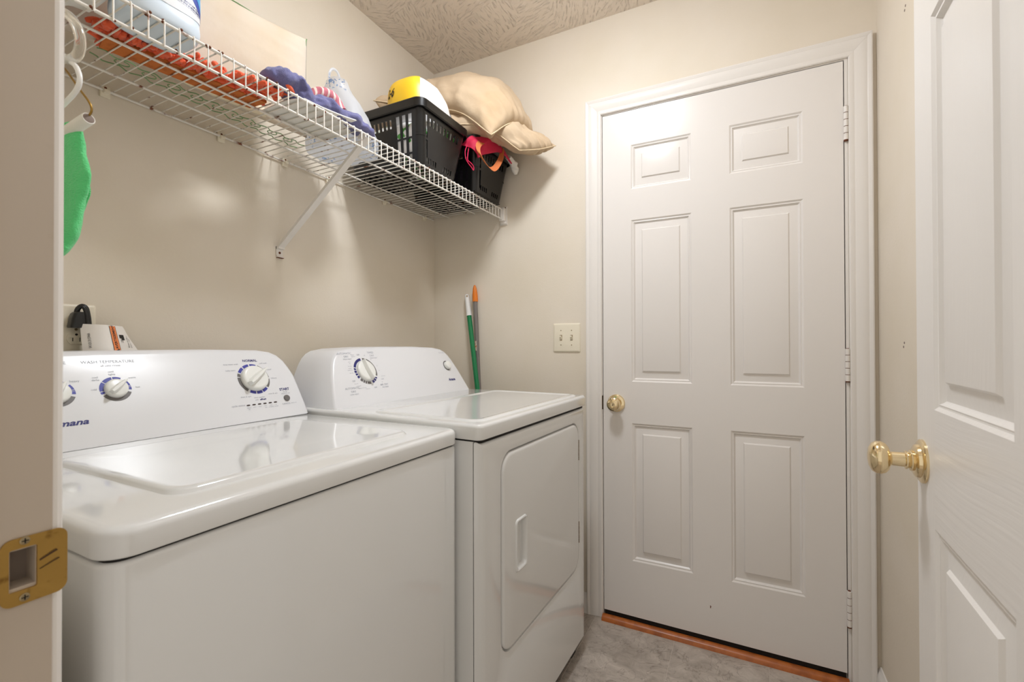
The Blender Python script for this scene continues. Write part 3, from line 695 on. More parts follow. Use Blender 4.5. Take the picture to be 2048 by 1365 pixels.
# recessed handle: raised rim, hollow behind
bm = bmesh.new(); rings = [[(x, y, z) for y, z, _ in rrect(HY0+i_, HY1-i_, HZ0+i_, HZ1-i_, max(.012-i_*.4, .003), 0, 8)] for x, i_ in ((.0026, -.0005), (.0060, .0008), (.0072, .003), (.0062, .0062), (.003, .0082), (-.0085, .0105), (-.0102, .0125), (-.0105, .018))]
loft(bm, rings, False, True); finish('handle', bm, M_app, dd, 30)
for z0, z1 in ((.707, .779), (.417, .492)):
    bm = bmesh.new(); hk = (z1-z0)/5; lathe(bm, [q for k in range(5) for q in ((k*hk+.0002, .0012), (k*hk+.0008, .0019), (k*hk+hk-.0010, .0019), (k*hk+hk-.0004, .0012))], (.0006, FY1+.0012, z0), (0, 0, 1), 10)
    h = finish('hinge', bm, mat('hinge_metal', 'B0A598', .4, metal=.3), dd, 40)
# top with raised border
bm = bmesh.new(); rrprism(bm, -.705, .003, -.003, DL+.001, DZB, DZT, .018, .009, .003, 6, 5); dt = finish('top', bm, M_app, dryer, 50)
bm = bmesh.new(); rr = []
for ins, dz in ((-.002, -.0005), (0, .0012), (.004, .0042), (.010, .0045), (.016, .0035), (.022, .0012), (.03, .0008)):
    rr.append(rrect(-.376+ins, -.022-ins, .03+ins, DL-.022-ins, max(.03-ins*.3, .008), DZT+dz, 6))
loft(bm, rr); finish('raised_border', bm, M_app, dryer, 50)
bm = bmesh.new(); rrprism(bm, -.69, -.006, .006, DL-.006, DZB-.008, DZB+.004, .012); finish('shadow_gap', bm, M_dark, dryer)
PRD = [(0, .929), (.004, .945), (.011, .969), (.025, 1.015), (.041, 1.053), (.053, 1.073), (.068, 1.0875), (.086, 1.0965), (.13, 1.1035), (.25, 1.1085)]
DCX = -.5005
console(dryer, DCX, DZT, .012, .6955, PRD, M_plas, -.72)
boxo('seam', M_dark, dryer, -.71, DCX-.002, .017, .691, DZT-.001, DZT+.0012)
def dfn(y, z, off=.0004): return plane_fn(DCX, DZT, y, z, off=off)[0]
DKY, DKZ = .1745, 1.0315
f = dfn(DKY, DKZ)
seg(dryer, f, .0375, .046, ((97, 160), (164, 172), (175, 186), (189, 198), (202, 212), (-72, -60), (-57, -46), (-42, -34)), M_navy)
seg(dryer, f, .0375, .046, ((220, 232), (235, 243), (246, 254), (257, 277), (62, 87)), M_ring_gray)
seg(dryer, f, .0425, .046, ((-8, 62),), M_ring_gray); seg(dryer, f, .038, .046, ((-26, -8),), M_ring_gray)
dial(dryer, DCX, DZT, DKY, DKZ, .0345, 104, base=.010, rgrip=.0085, hgrip=.013)
f = dfn(.604, 1.031); bm = bmesh.new(); arc(bm, f, .0165, .021, 70, 292); finish('dial_ring', bm, M_ring_gray, dryer, 0)
dial(dryer, DCX, DZT, .604, 1.031, .0155, 0, base=.012, grip=False, name='start_button')
tx = bmesh.new(); tn = bmesh.new()
def DT(s, y, z, size, bold=0, bmx=None, **k): text_into(bmx or tx, s, size, dfn(y, z), bold=bold, **k)
DT('AUTOMATIC', .112, 1.0885, .0098); DT('DRY', .116, 1.0785, .0098); DT('HIGH HEAT', .118, 1.0705, .0066)
DT('TIMED', .221, 1.0895, .0098); DT('DRY', .224, 1.0795, .0098); DT('HIGH HEAT', .228, 1.0715, .0062)
DT('AUTOMATIC', .099, .9825, .0098); DT('DRY', .099, .9725, .0098); DT('LOW HEAT', .099, .9645, .0066)
DT('AIR DRY', .233, .9845, .0098); DT('NO HEAT', .235, .9765, .0066)
for s, y, z in (('OFF', .166, 1.083), ('OFF', .113, 1.003), ('OFF', .192, .978), ('OFF', .234, 1.002)): DT(s, y, z, .0072)
for s, y, z in (('wrinkle', .142, 1.0835), ('prevent', .144, 1.0785), ('more', .121, 1.062), ('dry', .121, 1.057), ('normal', .117, 1.049), ('energy', .115, 1.0425), ('preferred', .113, 1.037), ('less dry', .115, 1.028),
                ('very dry', .119, .995), ('more dry', .127, .988), ('energy preferred', .137, .981), ('damp dry', .158, .977), ('80', .192, 1.081), ('60', .213, 1.067), ('40', .230, 1.046), ('20', .232, 1.030), ('cool down', .241, 1.012), ('30', .228, .993), ('20', .219, .984)):
    DT(s, y, z, .0046)
DT('Push to Start', .601, 1.0825, .0068)
DT('Amana', .6015, .9765, .0150, .0006, tn, shear=.18)
sub(stuff(finish('lettering', tx, M_txt, dryer, 0)), 'small grey printed lettering'); sub(stuff(finish('lettering', tn, M_navy, dryer, 0)), 'navy printed lettering')

# ------------------------------------------------------------------ switch plate, outlet, plug, warning tag
sw = tag(empty('light_switch', (-.6757, YB, 1.1438)), 'ivory double light switch on the back wall left of the door', 'light switch')
bm = bmesh.new(); rings = [[(x, -y, z) for x, z, _ in rrect(-.0605+i, .0605-i, -.0615+i, .0615-i, .004, 0, 4)] for y, i in ((0, 0), (.002, 0), (.005, .003), (.0062, .007))]
loft(bm, rings); finish('plate', bm, M_ivory, sw, 30)
for x in (-.0245, .0232):
    bm = bmesh.new(); box(bm, x-.0052, x+.0052, -.0066, -.0055, -.012, .012); finish('slot', bm, mat('slot_brown', '9C8A6E', .6), sw)
    bm = bmesh.new(); loft(bm, [[(x+a*.0042, -.006, -.004+b*.006) for a, b in ((-1, -1), (1, -1), (1, 1), (-1, 1))], [(x+a*.0036, -.0165, .006+b*.003) for a, b in ((-1, -1), (1, -1), (1, 1), (-1, 1))]]); finish('toggle', bm, M_ivory, sw, 30)
    for z in (.031, -.031):
        bm = bmesh.new(); lathe(bm, [(0, .0024), (.0008, .0022)], (x, -.0060, z), (0, -1, 0), 12); finish('screw', bm, M_screw, sw, 40)

ox, oy, oz = XL, .4790, 1.1525
ol = tag(empty('wall_outlet', (ox, oy, oz)), 'ivory duplex outlet on the wall behind the washer', 'outlet')
bm = bmesh.new(); rings = [[(x, y, z) for y, z, _ in rrect(-.0365+i, .0365-i, -.0585+i, .0585-i, .004, 0, 4)] for x, i in ((0, 0), (.002, 0), (.0045, .0025), (.0055, .006))]
loft(bm, rings); finish('plate', bm, M_ivory, ol, 30)
for zc in (.0205, -.0195):
    bm = bmesh.new(); pts = [(.0172*math.cos(t), max(-.0135, min(.0135, .0172*math.sin(t)))) for t in [2*PI*k/28 for k in range(28)]]
    loft(bm, [[(x, y, zc+z) for y, z in pts] for x in (.005, .0072)]); r_ = finish('receptacle', bm, M_ivory, ol, 30)
    bm = bmesh.new(); box(bm, .0068, .0074, -.0072, -.0058, zc-.007, zc+.001); box(bm, .0068, .0074, .0056, .0070, zc-.008, zc+.0015); lathe(bm, [(0, .0026), (.0005, .0026)], (.0070, 0, zc+.0085), (1, 0, 0), 12); finish('slot', bm, M_dark, r_, 40)
bm = bmesh.new(); lathe(bm, [(0, .003), (.001, .0026)], (.0055, 0, .0005), (1, 0, 0), 12); finish('screw', bm, M_screw, ol, 40)
pc = tag(empty('power_plug', (ox, oy, oz)), 'black three prong plug with its cord looped over', 'power plug')
bm = bmesh.new(); rings = [rrect(.0075, .034, -.018+a, .018-a*.6, .006, .004+z, 4) for z, a in ((0, 0), (.004, -.0005), (.020, .002), (.032, .005), (.036, .009))]
loft(bm, rings); finish('plug_body', bm, M_black, pc, 50)
bm = bmesh.new(); P = smoothpath([(.020, -.004, .036), (.022, -.003, .047), (.025, .003, .054), (.028, .009, .049), (.029, .0125, .030), (.029, .0145, .005), (.026, .017, -.05), (.02, .018, -.12)], 6)
tube(bm, P, .0052, 8, flat=1); P2 = [(x+.004, y-.0035, z-.002) for x, y, z in P]; tube(bm, P2, .0038, 8); finish('cord', bm, M_black, pc, 60)

tg = tag(empty('warning_tag', (0, 0, 0)), 'white paper warning tag with an orange block standing behind the washer console', 'tag')
TX = -1.325
def tag_pt(s, t, off=0):
    """s 0..1 along y, t 0..1 up"""
    y = .4765+.100*s+.012*(1-t)*s; z = 1.100+(.0655-.004*s-.03*max(0, s-.82)/.18)*t; x = TX+.020*s*(1-s)*2+.012*math.sin(s*5)+off-.016*t
    return Vector((x, y, z))
bm = bmesh.new(); nu, nv = 22, 10; Ta = [[bm.verts.new(tag_pt(i/(nu-1), -.35+1.35*j/(nv-1))) for j in range(nv)] for i in range(nu)]; Tb = [[bm.verts.new(tag_pt(i/(nu-1), -.35+1.35*j/(nv-1), -.0006)) for j in range(nv)] for i in range(nu)]
for i in range(nu-1):
    for j in range(nv-1): bm.faces.new((Ta[i][j], Ta[i+1][j], Ta[i+1][j+1], Ta[i][j+1])); bm.faces.new((Tb[i][j], Tb[i][j+1], Tb[i+1][j+1], Tb[i+1][j]))
finish('paper', bm, M_paper, tg, 60)
def tag_quad(bm, s0, s1, t0, t1, off, n=5):
    V = [[bm.verts.new(tag_pt(s0+(s1-s0)*i/n, t0+(t1-t0)*j/2, off)) for j in range(3)] for i in range(n+1)]
    for i in range(n):
        for j in range(2): bm.faces.new((V[i][j], V[i+1][j], V[i+1][j+1], V[i][j+1]))
bm = bmesh.new(); tag_quad(bm, .46, .59, .04, .97, .0007); finish('orange_block', bm, M_tagorange, tg, 60)
bm = bmesh.new()
def tagtext(s, s0, tc, size, bold=0): text_into(bm, s, size, lambda x, y: tag_pt(s0-y/.1, tc+x/.0655, .0010), bold=bold)
tagtext('AVERTISSEMENT', .527, .57, .0078, .0002)
panel_poly(bm, [tag_pt(.565, .05, .0012), tag_pt(.565, .13, .0012), tag_pt(.50, .09, .0012)], (1, 0, 0), .0001)
tagtext('W10131594A', .10, .42, .0060); tagtext('Risque de choc', .82, .4, .0048); tagtext('4 trous / 3 fils', .88, .4, .0048)
for a, b, w in ((.70, .62, .11), (.72, .55, .07)): tag_quad(bm, a-w/2, a+w/2, b-.09, b+.04, .0010, 3)
tag_quad(bm, .665, .672, .38, .47, .001, 1); tag_quad(bm, .70, .707, .36, .45, .001, 1)
for s_ in (.457, .593): tag_quad(bm, s_-.004, s_+.004, .03, .98, .0008, 1)
stuff(finish('lettering', bm, M_ink, tg, 0))

# ------------------------------------------------------------------ broom poles in the corner
def pole(name, top, dirv, rad, glen, gmat, pmat, label, hole=False, point=False):
    top = Vector(top); d = Vector(dirv); d = d/abs(d.z); L = top.z-.004; bot = top+d*L
    e = tag(empty(name, (0, 0, 0)), label, 'pole')
    ax = (bot-top).normalized()
    bm = bmesh.new(); lathe(bm, [(glen*.9, rad), ((bot-top).length, rad)], top, ax, 18); finish('shaft', bm, pmat, e, 50)
    bm = bmesh.new()
    if point: pr = [(0, rad*.28), (.004, rad*.5), (.016, rad*.85), (.045, rad*1.22), (glen*.8, rad*1.28), (glen, rad*1.28)]
    else:
        pr = [(0, rad*.55), (.004, rad*.85), (.016, rad*1.0)]
        k = 26
        for i in range(k): a = .022+(glen-.024)*i/k; pr += [(a, rad*(1.02+.004*i)), (a+(glen-.024)/k*.5, rad*(1.10+.004*i))]
        pr += [(glen, rad*1.2)]
    lathe(bm, pr, top, ax, 20); g_ = finish('grip', bm, gmat, e, 40)
    u, v = frame(ax)
    return e, top, ax, g_
e, tp, ax, g_ = pole('broom_pole', (-1.1705, 1.827, 1.352), (.2102, -.127, -1), .0108, .105, M_gripwhite, M_polegreen, 'green pole with a white ribbed grip leaning in the corner')
bm = bmesh.new(); P = tp+ax*.011; fr = Vector((.55, -.83, 0)); side = Vector((.83, .55, 0))
loft(bm, [[P+fr*h+side*a*.0034+Vector((0, 0, 1))*b*.0062 for a, b in ((-1, -1), (1, -1), (1, 1), (-1, 1))] for h in (.006, .0112)]); finish('hang_hole', bm, mat('hole_tan', 'A8906C', .8), g_)
e, tp, ax, g_ = pole('mop_pole', (-1.1262, 1.826, 1.394), (.0604, -.0225, -1), .0102, .078, M_griporange, M_polegray, 'grey pole with an orange tip leaning on the back wall', point=True)
bm = bmesh.new(); P = tp+ax*.262; fr = Vector((.55, -.83, 0)).normalized(); side = Vector((-.83, -.55, 0)).normalized()
rings = []
for q in range(7):
    th = math.radians(-10+q*20); rings.append(None)
A_ = [[P+ax*(.045*(j/4))+(fr*math.cos(t)+side*math.sin(t))*.01045 for j in range(5)] for t in [math.radians(15+q*11) for q in range(8)]]
V = [[bm.verts.new(p) for p in r] for r in A_]
for i in range(7):
    for j in range(4): bm.faces.new((V[i][j], V[i+1][j], V[i+1][j+1], V[i][j+1]))
finish('sticker', bm, mat('sticker_pale', 'E7D8C8', .5, mottle=('D87A4A', 160, .5, .58)), e, 60)

# ------------------------------------------------------------------ wire shelf
ZS, XF, ZL, XBK = 1.7281, -.9773, 1.6842, -1.3625
sh = tag(empty('wire_shelf', (0, 0, 0)), 'white wire wall shelf with rusty spots above the washer and dryer', 'shelf')
YS0, YS1, DY = .21, 1.824, .02624
bm = bmesh.new(); r = .00165
tube(bm, [(XBK-.004, 0, ZS+.0048), (XF-.004, 0, ZS+.0048), (XF+.0022, 0, ZS+.0034), (XF+.0042, 0, ZS-.002), (XF+.0042, 0, ZL-.004)], r, 6)
proto = finish('cross_wire', bm, M_wire, sh, 60); k = 0
y = .3627-DY*5
proto.location = (0, y, 0); wires = [proto]; y += DY
while y < YS1:
    c = proto.copy(); c.location = (0, y, 0); COL.objects.link(c); c.parent = sh; wires.append(c); y += DY
for nm, x, z, rr_ in (('front_rail', XF, ZS, .0032), ('front_rail', XF, ZL, .0031), ('back_rail', XBK, ZS, .0031), ('middle_rail', -1.268, ZS, .0029), ('middle_rail', -1.122, ZS, .0029)):
    bm = bmesh.new(); tube(bm, [(x, YS0, z), (x, .6, z), (x, 1.2, z), (x, YS1, z)], rr_, 10); finish(nm, bm, M_wire, sh, 60)
# rust blobs at some joints
random.seed(3)
bm = bmesh.new()
for i, w in enumerate(wires):
    yy = w.location.y
    p_ = .95 if yy < .55 else (.6 if yy < .95 else .12)
    for z in (ZS, ZL):
        if random.random() < p_*(1 if z == ZS else .6):
            for q in range(3):
                c = Vector((XF+random.uniform(-.003, .0045), yy+random.uniform(-.004, .004), z+random.uniform(-.0035, .0045))); s = random.uniform(.0017, .0031)
                rings = [[c+Vector((math.cos(2*PI*a/6)*s*math.sin(h), math.sin(2*PI*a/6)*s*math.sin(h), math.cos(h)*s)) for a in range(6)] for h in (.3, 1.0, 1.6, 2.2, 2.85)]
                loft(bm, rings)
ru = finish('rust_spots', bm, M_rust, sh, 60); ru['kind'] = 'stuff'
for yy in (.5305, .8033, 1.0125, 1.1915, 1.4853, 1.7579):
    bm = bmesh.new(); box(bm, XL+.0005, XL+.008, yy-.010, yy+.010, ZS-.016, ZS+.012, .002); box(bm, XL+.004, XL+.018, yy-.006, yy+.006, ZS-.008, ZS+.001, .002); c_ = finish('wall_clip', bm, M_ivory, sh, 30)
    bm = bmesh.new(); lathe(bm, [(0, .003), (.001, .0025)], (XL+.008, yy, ZS+.0065), (1, 0, 0), 10); finish('screw', bm, M_rust, c_, 40)
# end bracket on the back wall
bm = bmesh.new(); box(bm, XF-.020, XF+.018, YB-.0035, YB-.0005, ZL-.024, ZS+.016, .0015); box(bm, XF-.012, XF+.013, YB-.026, YB-.003, ZL-.008, ZS+.007, .002); box(bm, XF-.012, XF+.016, YB-.014, YB-.003, ZL-.020, ZL-.008, .002); eb = finish('end_bracket', bm, M_trim, sh, 30)
for z in (ZS+.011, ZL-.016):
    bm = bmesh.new(); lathe(bm, [(0, .003), (.001, .0025)], (XF+.008, YB-.0036, z), (0, -1, 0), 10); finish('screw', bm, M_rust, eb, 40)
# diagonal support brace: channel strip with flattened ends
by = .9945
A = Vector((XF+.003, by, ZS-.008)); B = Vector((XL+.011, by, 1.436)); d = (B-A).normalized(); nrm = Vector((0, 1, 0)); up = d.cross(nrm)
bm = bmesh.new(); w = .0105
prof = [(-w, 0), (-w, .009), (-w+.0018, .009), (-w+.0018, .0018), (w-.0018, .0018), (w-.0018, .009), (w, .009), (w, 0)]
loft(bm, [[p+nrm*a-up*b*s_ for a, b in prof] for p, s_ in ((A, .3), (A+d*.02, 1), (B-d*.02, 1), (B, .3))]); br = finish('support_brace', bm, M_trim, sh, 30)
bm = bmesh.new(); loft(bm, [[(XL+.001, by+a, z) for a, z in ((-.0115, 1.441), (.0115, 1.441), (.0115, 1.412), (.007, 1.406), (-.007, 1.406), (-.0115, 1.412))], [(XL+.0035, by+a, z) for a, z in ((-.0115, 1.441), (.0115, 1.441), (.0115, 1.412), (.007, 1.406), (-.007, 1.406), (-.0115, 1.412))]]); box(bm, XL+.001, XL+.014, by-.0115, by+.0115, 1.432, 1.441); box(bm, XL+.001, XL+.010, by-.0105, by+.0105, 1.4045, 1.4075); finish('brace_foot', bm, M_trim, br, 30)
bm = bmesh.new(); lathe(bm, [(0, .0042), (.0015, .0034), (.002, 0)], (XL+.0035, by, 1.4205), (1, 0, 0), 14); finish('screw', bm, M_rust, br, 40)
bm = bmesh.new(); box(bm, XL+.001, XL+.0105, by-.0112, by+.0112, 1.4030, 1.4046); finish('rust_edge', bm, M_rust, br)
bm = bmesh.new(); loft(bm, [[(XF-.012, by-.013+k_, z) for z in (ZS-.012,)]+[(XF-.012+math.cos(t)*.016, by-.013+k_, ZS-.010+math.sin(t)*.016) for t in [PI*q/8 for q in range(9)]] for k_ in (0, .003)]); finish('brace_hook', bm, M_trim, br, 30)

# ------------------------------------------------------------------ things on the shelf
ZT = ZS+.0068                                                   # top of the deck wires
# detergent jug
jug = tag(empty('detergent_jug', (-1.036, .4825, ZT)), 'pale blue detergent jug with a white label at the front of the shelf', 'jug')
def jug_ring(ax_, ay_, z, n=40, e=3.4):
    pts = []
    for k in range(n):
        t = 2*PI*k/n; c, s = math.cos(t), math.sin(t); pts.append((ax_*math.copysign(abs(c)**(2/e), c), ay_*math.copysign(abs(s)**(2/e), s), z))
    return pts
bm = bmesh.new(); JA, JB = .056, .068
JP = [(.80, 0), (.9, .0008), (.955, .004), (.985, .010), (1.0, .018), (1.0, .024), (.992, .030), (.985, .034), (.985, .150), (.97, .168), (.90, .190), (.74, .212), (.52, .230), (.36, .240), (.33, .243), (.33, .25)]
loft(bm, [jug_ring(JA*s, JB*s if s > .5 else JA*s*1.05, z) for s, z in JP]); finish('body', bm, M_jug, jug, 50)
bm = bmesh.new(); lathe(bm, [(0, .026), (.035, .025), (.038, .022)], (0, 0, .248), (0, 0, 1), 24); finish('cap', bm, M_wave, jug, 40)
bm = bmesh.new(); tube(bm, smoothpath([(-.0, -.060, .17), (-.0, -.088, .18), (-.0, -.092, .215), (-.0, -.06, .236), (0, -.03, .236)], 5), .011, 10); finish('handle', bm, M_jug, jug, 60)
def jug_pt(s, z, off):
    """s = signed distance along the girth from the middle of the face that looks into the room (+ is towards the back wall)"""
    e = 3.4; ax_, ay_ = JA*.985+off, JB*.985+off
    # walk the superellipse numerically
    return JT(s, ax_, ay_, z, e)
_jt = []
def _build():
    acc = 0; prev = None
    for k in range(0, 721):
        t = -PI+2*PI*k/720; c, s = math.cos(t), math.sin(t); p = (JA*.985*math.copysign(abs(c)**(2/3.4), c), JB*.985*math.copysign(abs(s)**(2/3.4), s))
        if prev: acc += math.hypot(p[0]-prev[0], p[1]-prev[1])
        _jt.append((acc, p)); prev = p
_build(); _mid = _jt[360][0]
def JT(s, ax_, ay_, z, e):
    tgt = s+_mid; lo, hi = 0, 720
    while hi-lo > 1:
        m_ = (lo+hi)//2
        if _jt[m_][0] < tgt: lo = m_
        else: hi = m_
    f_ = (tgt-_jt[lo][0])/max(1e-9, _jt[hi][0]-_jt[lo][0]); p, q = _jt[lo][1], _jt[hi][1]
    x, y = p[0]+(q[0]-p[0])*f_, p[1]+(q[1]-p[1])*f_; k = ax_/(JA*.985)
    return Vector((x*k, y*k, z))
def jug_patch(name, poly_fn, m, off, ns=36, nz_=10):
    """poly_fn(s01) -> (s, zlo, zhi)"""
    bm = bmesh.new(); V = []
    for i in range(ns+1):
        s, a, b = poly_fn(i/ns); V.append([bm.verts.new(jug_pt(s, a+(b-a)*j/nz_, off)) for j in range(nz_+1)])
    for i in range(ns):
        for j in range(nz_): bm.faces.new((V[i][j], V[i+1][j], V[i+1][j+1], V[i][j+1]))
    return finish(name, bm, m, jug, 60)
S0, S1 = -.066, .073
jl = jug_patch('label_panel', lambda t: (S0+(S1-S0)*t, .040-.004*math.sin(PI*t), .148), M_jlabel, .0006)
def wv(t):
    return .000+.0725*t, .141-.097*t**.6, .1475
jug_patch('label_wave', wv, M_wave, .0009)
jug_patch('label_wave', lambda t: (.018+.053*t, .128-.078*t**.75+.006*math.sin(PI*t), .136-.060*t**.8+.010*math.sin(PI*t)), M_sky, .0012)
jug_patch('label_wave', lambda t: (.028+.043*t, .142-.050*t**1.1, .1445-.046*t**1.1), mat('lilac_wave', 'A9A6E0', .35), .0014)
bm = bmesh.new()
def jtext(s, c, z, size, rot=0, bold=0.0002):
    ca, sa = math.cos(rot), math.sin(rot); text_into(bm, s, size, lambda x, y: jug_pt(c+x*ca-y*sa, z+x*sa+y*ca, .0008 if rot < 1 else .0010), bold=bold)
jtext('KEEP OUT OF REACH OF CHILDREN', .029, .0620, .0050, -.10); jtext('WARNING: EYE & SKIN IRRITANT', .031, .0565, .0048, -.10); jtext('READ CAUTIONS ON BACK LABEL', .033, .0522, .0032, -.10, 0)
jtext('150 FL OZ', -.046, .0635, .0062, 0); jtext('1.17 GAL 4.43 L', -.046, .0565, .0055, 0)
stuff(finish('lettering', bm, M_navy, jug, 0))
bm = bmesh.new()
for q in range(4): jtext('use as directed', .080, .060+.022*q, .0046, PI/2, 0)
stuff(finish('lettering', bm, M_txt, jug, 0))

# white plastic sack lying left of the jug
tag(bunch('plastic_sack', [(-1.10, .225, ZT+.03), (-1.085, .30, ZT+.045), (-1.075, .37, ZT+.04), (-1.075, .408, ZT+.02)], [(.06, .03), (.085, .055), (.07, .05), (.03, .02)], M_card, amp=.12, sc=22, seed=4, flat=ZT+.0005), 'crumpled white plastic sack on the shelf left of the detergent jug', 'bag')

# orange chenille mop pad
mp_ = tag(empty('mop_pad', (0, 0, 0)), 'orange chenille mop pad lying on the wire shelf', 'mop pad')
bm = bmesh.new(); panel_poly(bm, [(-1.190, .452, ZT), (-1.148, .748, ZT), (-1.085, .752, ZT), (-1.135, .440, ZT)], (0, 0, 1), .007); finish('backing', bm, M_orangeb, mp_)
random.seed(11); protos = []
for k in range(5):
    bm = bmesh.new(); L = random.uniform(.010, .017); b_ = random.uniform(-.006, .006)
    P = smoothpath([(-L, 0, 0), (-L*.4, b_, .002), (L*.3, -b_*.6, .001), (L, b_*.4, -.001)], 3); rad = [.0062*min(1, math.sin(PI*(.06+.88*i/(len(P)-1)))**.35) for i in range(len(P))]
    tube(bm, P, rad, 10); protos.append(finish('noodle', bm, M_orange, mp_, 70))
cl = [(.425, -1.125, .028), (.47, -1.118, .022), (.52, -1.118, .016), (.565, -1.100, .022), (.62, -1.087, .033), (.68, -1.075, .044), (.74, -1.058, .05), (.785, -1.035, .046)]
cnt = 0
for k in range(190):
    t = random.random(); yv = .42+.345*t
    i = max(q for q in range(len(cl)-1) if cl[q][0] <= max(yv, .425)); f_ = min(1, max(0, (yv-cl[i][0])/(cl[i+1][0]-cl[i][0]))); cx_ = cl[i][1]+(cl[i+1][1]-cl[i][1])*f_; hw = cl[i][2]+(cl[i+1][2]-cl[i][2])*f_
    xx = cx_+random.uniform(-hw, hw)
    if yv < .575 and xx > -1.098: xx = -1.10-random.uniform(0, .02)
    src = protos[k % 5]
    c = src if k < 5 else src.copy()
    if k >= 5: COL.objects.link(c); c.parent = mp_
    lay = 0 if random.random() < .6 else 1
    c.location = (xx, yv, ZT+.0072+.0105*lay+(.003 if xx < -1.12 else 0)); c.rotation_euler = (random.uniform(-.3, .3), random.uniform(-.35, .35), random.uniform(-1.2, 1.2))
for (xx, yv) in ((-1.182, .452), (-1.165, .438), (-1.19, .462)):
    c = protos[1].copy(); COL.objects.link(c); c.parent = mp_; c.location = (xx, yv, ZT+.008); c.rotation_euler = (0, 0, random.uniform(0, 3))

# tall pale pillow with green trim standing against the wall
YL, YR = .215, .955
ctrl = []
for i in range(5):
    t = i/4; row = []
    for j in range(5):
        s = j/4; row.append((-1.190+.004*math.sin(PI*t), YL+(YR-YL)*s-.006*math.sin(PI*t)*(1 if s == 1 else 0), ZT+.014+(.302-.098*(1-s)+.006*math.sin(PI*s*2))*t))
    ctrl.append(row)
def cl1(p): return Vector((min(max(p[0], XL+.006), -1.09), p[1], max(p[2], ZT+.001)))
S = cushion('pillow', ctrl, M_pale, .030, back=3.2, p=.40, amp=.004, sc=6, seed=2, clampf=cl1); tag(S, 'large pale pillow with green trim standing on the shelf against the wall', 'pillow')
bm = bmesh.new(); tube(bm, [(p[0]+.001, p[1], p[2]+.0012) for p in smoothpath([ctrl[4][j] for j in range(4)]+[(ctrl[4][3][0], .93, ctrl[4][3][2]-.010), ctrl[4][4]], 6)], .0016, 6); sub(finish('piping', bm, M_greenln, S, 60), 'thin green piping along the top edge')
bm = bmesh.new(); tube(bm, smoothpath([ctrl[i][4] for i in range(5)], 6), .0012, 6); finish('side_seam', bm, mat('grey_seam', '9A948A', .8), S, 60)
bm = bmesh.new()
for k in range(2):
    tube(bm, smoothpath([(-1.195-.036*k-.02*t+.006*math.sin(t*70+k), .45+.52*t, ZT-.0002) for t in [q/40 for q in range(41)]], 2), .0014, 5)
for k in range(9):
    c0 = (-1.212-.012*k/8, .50+.052*k); tube(bm, smoothpath([(c0[0]+.010*math.cos(a)*(1-.1*a/6), c0[1]+.014*math.sin(a)*(1-.1*a/6), ZT-.0002) for a in np.linspace(0, 5.2, 10)], 2), .0012, 5)
sub(finish('printed_border', bm, M_greenln, S, 60), 'green scroll print along the bottom')
# cream towel rolled beside it
tag(bunch('rolled_towel', [(-1.166, .555, ZT+.012), (-1.168, .62, ZT+.016), (-1.163, .72, ZT+.018), (-1.158, .80, ZT+.012)], [(.014, .010), (.020, .017), (.022, .018), (.012, .010)], M_cream, amp=.12, sc=25, seed=8, flat=ZT+.0004), 'cream towel rolled between the mop pad and the standing pillow', 'towel')

# white card sheet with curled front corner
ctrl = [[(-1.140, .772, ZT+.002), (-1.143, .83, ZT+.002), (-1.147, .90, ZT+.002), (-1.150, .962, ZT+.003)],
        [(-1.09, .770, ZT+.002), (-1.09, .83, ZT+.002), (-1.09, .90, ZT+.002), (-1.10, .975, ZT+.003)],
        [(-1.03, .768, ZT+.002), (-1.03, .83, ZT+.002), (-1.03, .90, ZT+.003), (-1.035, .975, ZT+.006)],
        [(-.985, .785, ZT+.003), (-.982, .83, ZT+.004), (-.976, .90, ZT+.009), (-.970, .955, ZT+.016)]]
tag(sheet('card_sheet', ctrl, M_card, thick=.0025), 'flat white card sheet under the blue towel, its corner curling over the shelf edge', 'card')
# blue towel
tw = bunch('towel', [(-1.055, .715, ZT+.036), (-1.04, .742, ZT+.046), (-1.028, .785, ZT+.042), (-1.02, .82, ZT+.022), (-1.018, .86, ZT+.026), (-1.012, .91, ZT+.022), (-1.01, .97, ZT+.024), (-1.005, 1.02, ZT+.012), (-1.0, 1.045, ZT+.006)],
           [(.018, .010), (.042, .026), (.046, .034), (.035, .020), (.040, .027), (.036, .020), (.038, .022), (.028, .013), (.006, .005)], M_blue, n=40, amp=.34, sc=34, seed=14, flat=ZT+.006, per=12)
tag(tw, 'bunched slate blue terry towel on the front of the shelf', 'towel')

# carrier bag with blue print, and the pink striped knit in its mouth
bag = tag(empty('carrier_bag', (0, 0, 0)), 'translucent white carrier bag with blue print on the shelf', 'bag')
bm = bmesh.new(); rings = []
for z, cx_, cy_, a, b in ((0, -1.155, 1.065, .105, .085), (.004, -1.155, 1.065, .118, .097), (.03, -1.155, 1.065, .122, .102), (.07, -1.155, 1.062, .108, .090), (.11, -1.152, 1.058, .086, .074), (.15, -1.15, 1.052, .062, .058), (.18, -1.15, 1.045, .044, .046), (.20, -1.148, 1.035, .034, .038), (.212, -1.146, 1.03, .036, .03)):
    ring = []
    for k in range(44):
        t = 2*PI*k/44; p = Vector((cx_+a*math.cos(t), cy_+b*math.sin(t), ZT+z)); g_ = 1+.16*nz(p, 24, 3)+.09*nz(p, 60, 9); w_ = Vector((cx_+a*g_*math.cos(t), cy_+b*g_*math.sin(t), ZT+z+(.006*nz(p, 30, 20) if z > .02 else 0)))
        w_.x = min(w_.x, -.99); w_.y = max(.988, min(w_.y, 1.196)); ring.append(w_)
    rings.append(ring)
loft(bm, rings, True, False); finish('bag_body', bm, M_bag, bag, 70)
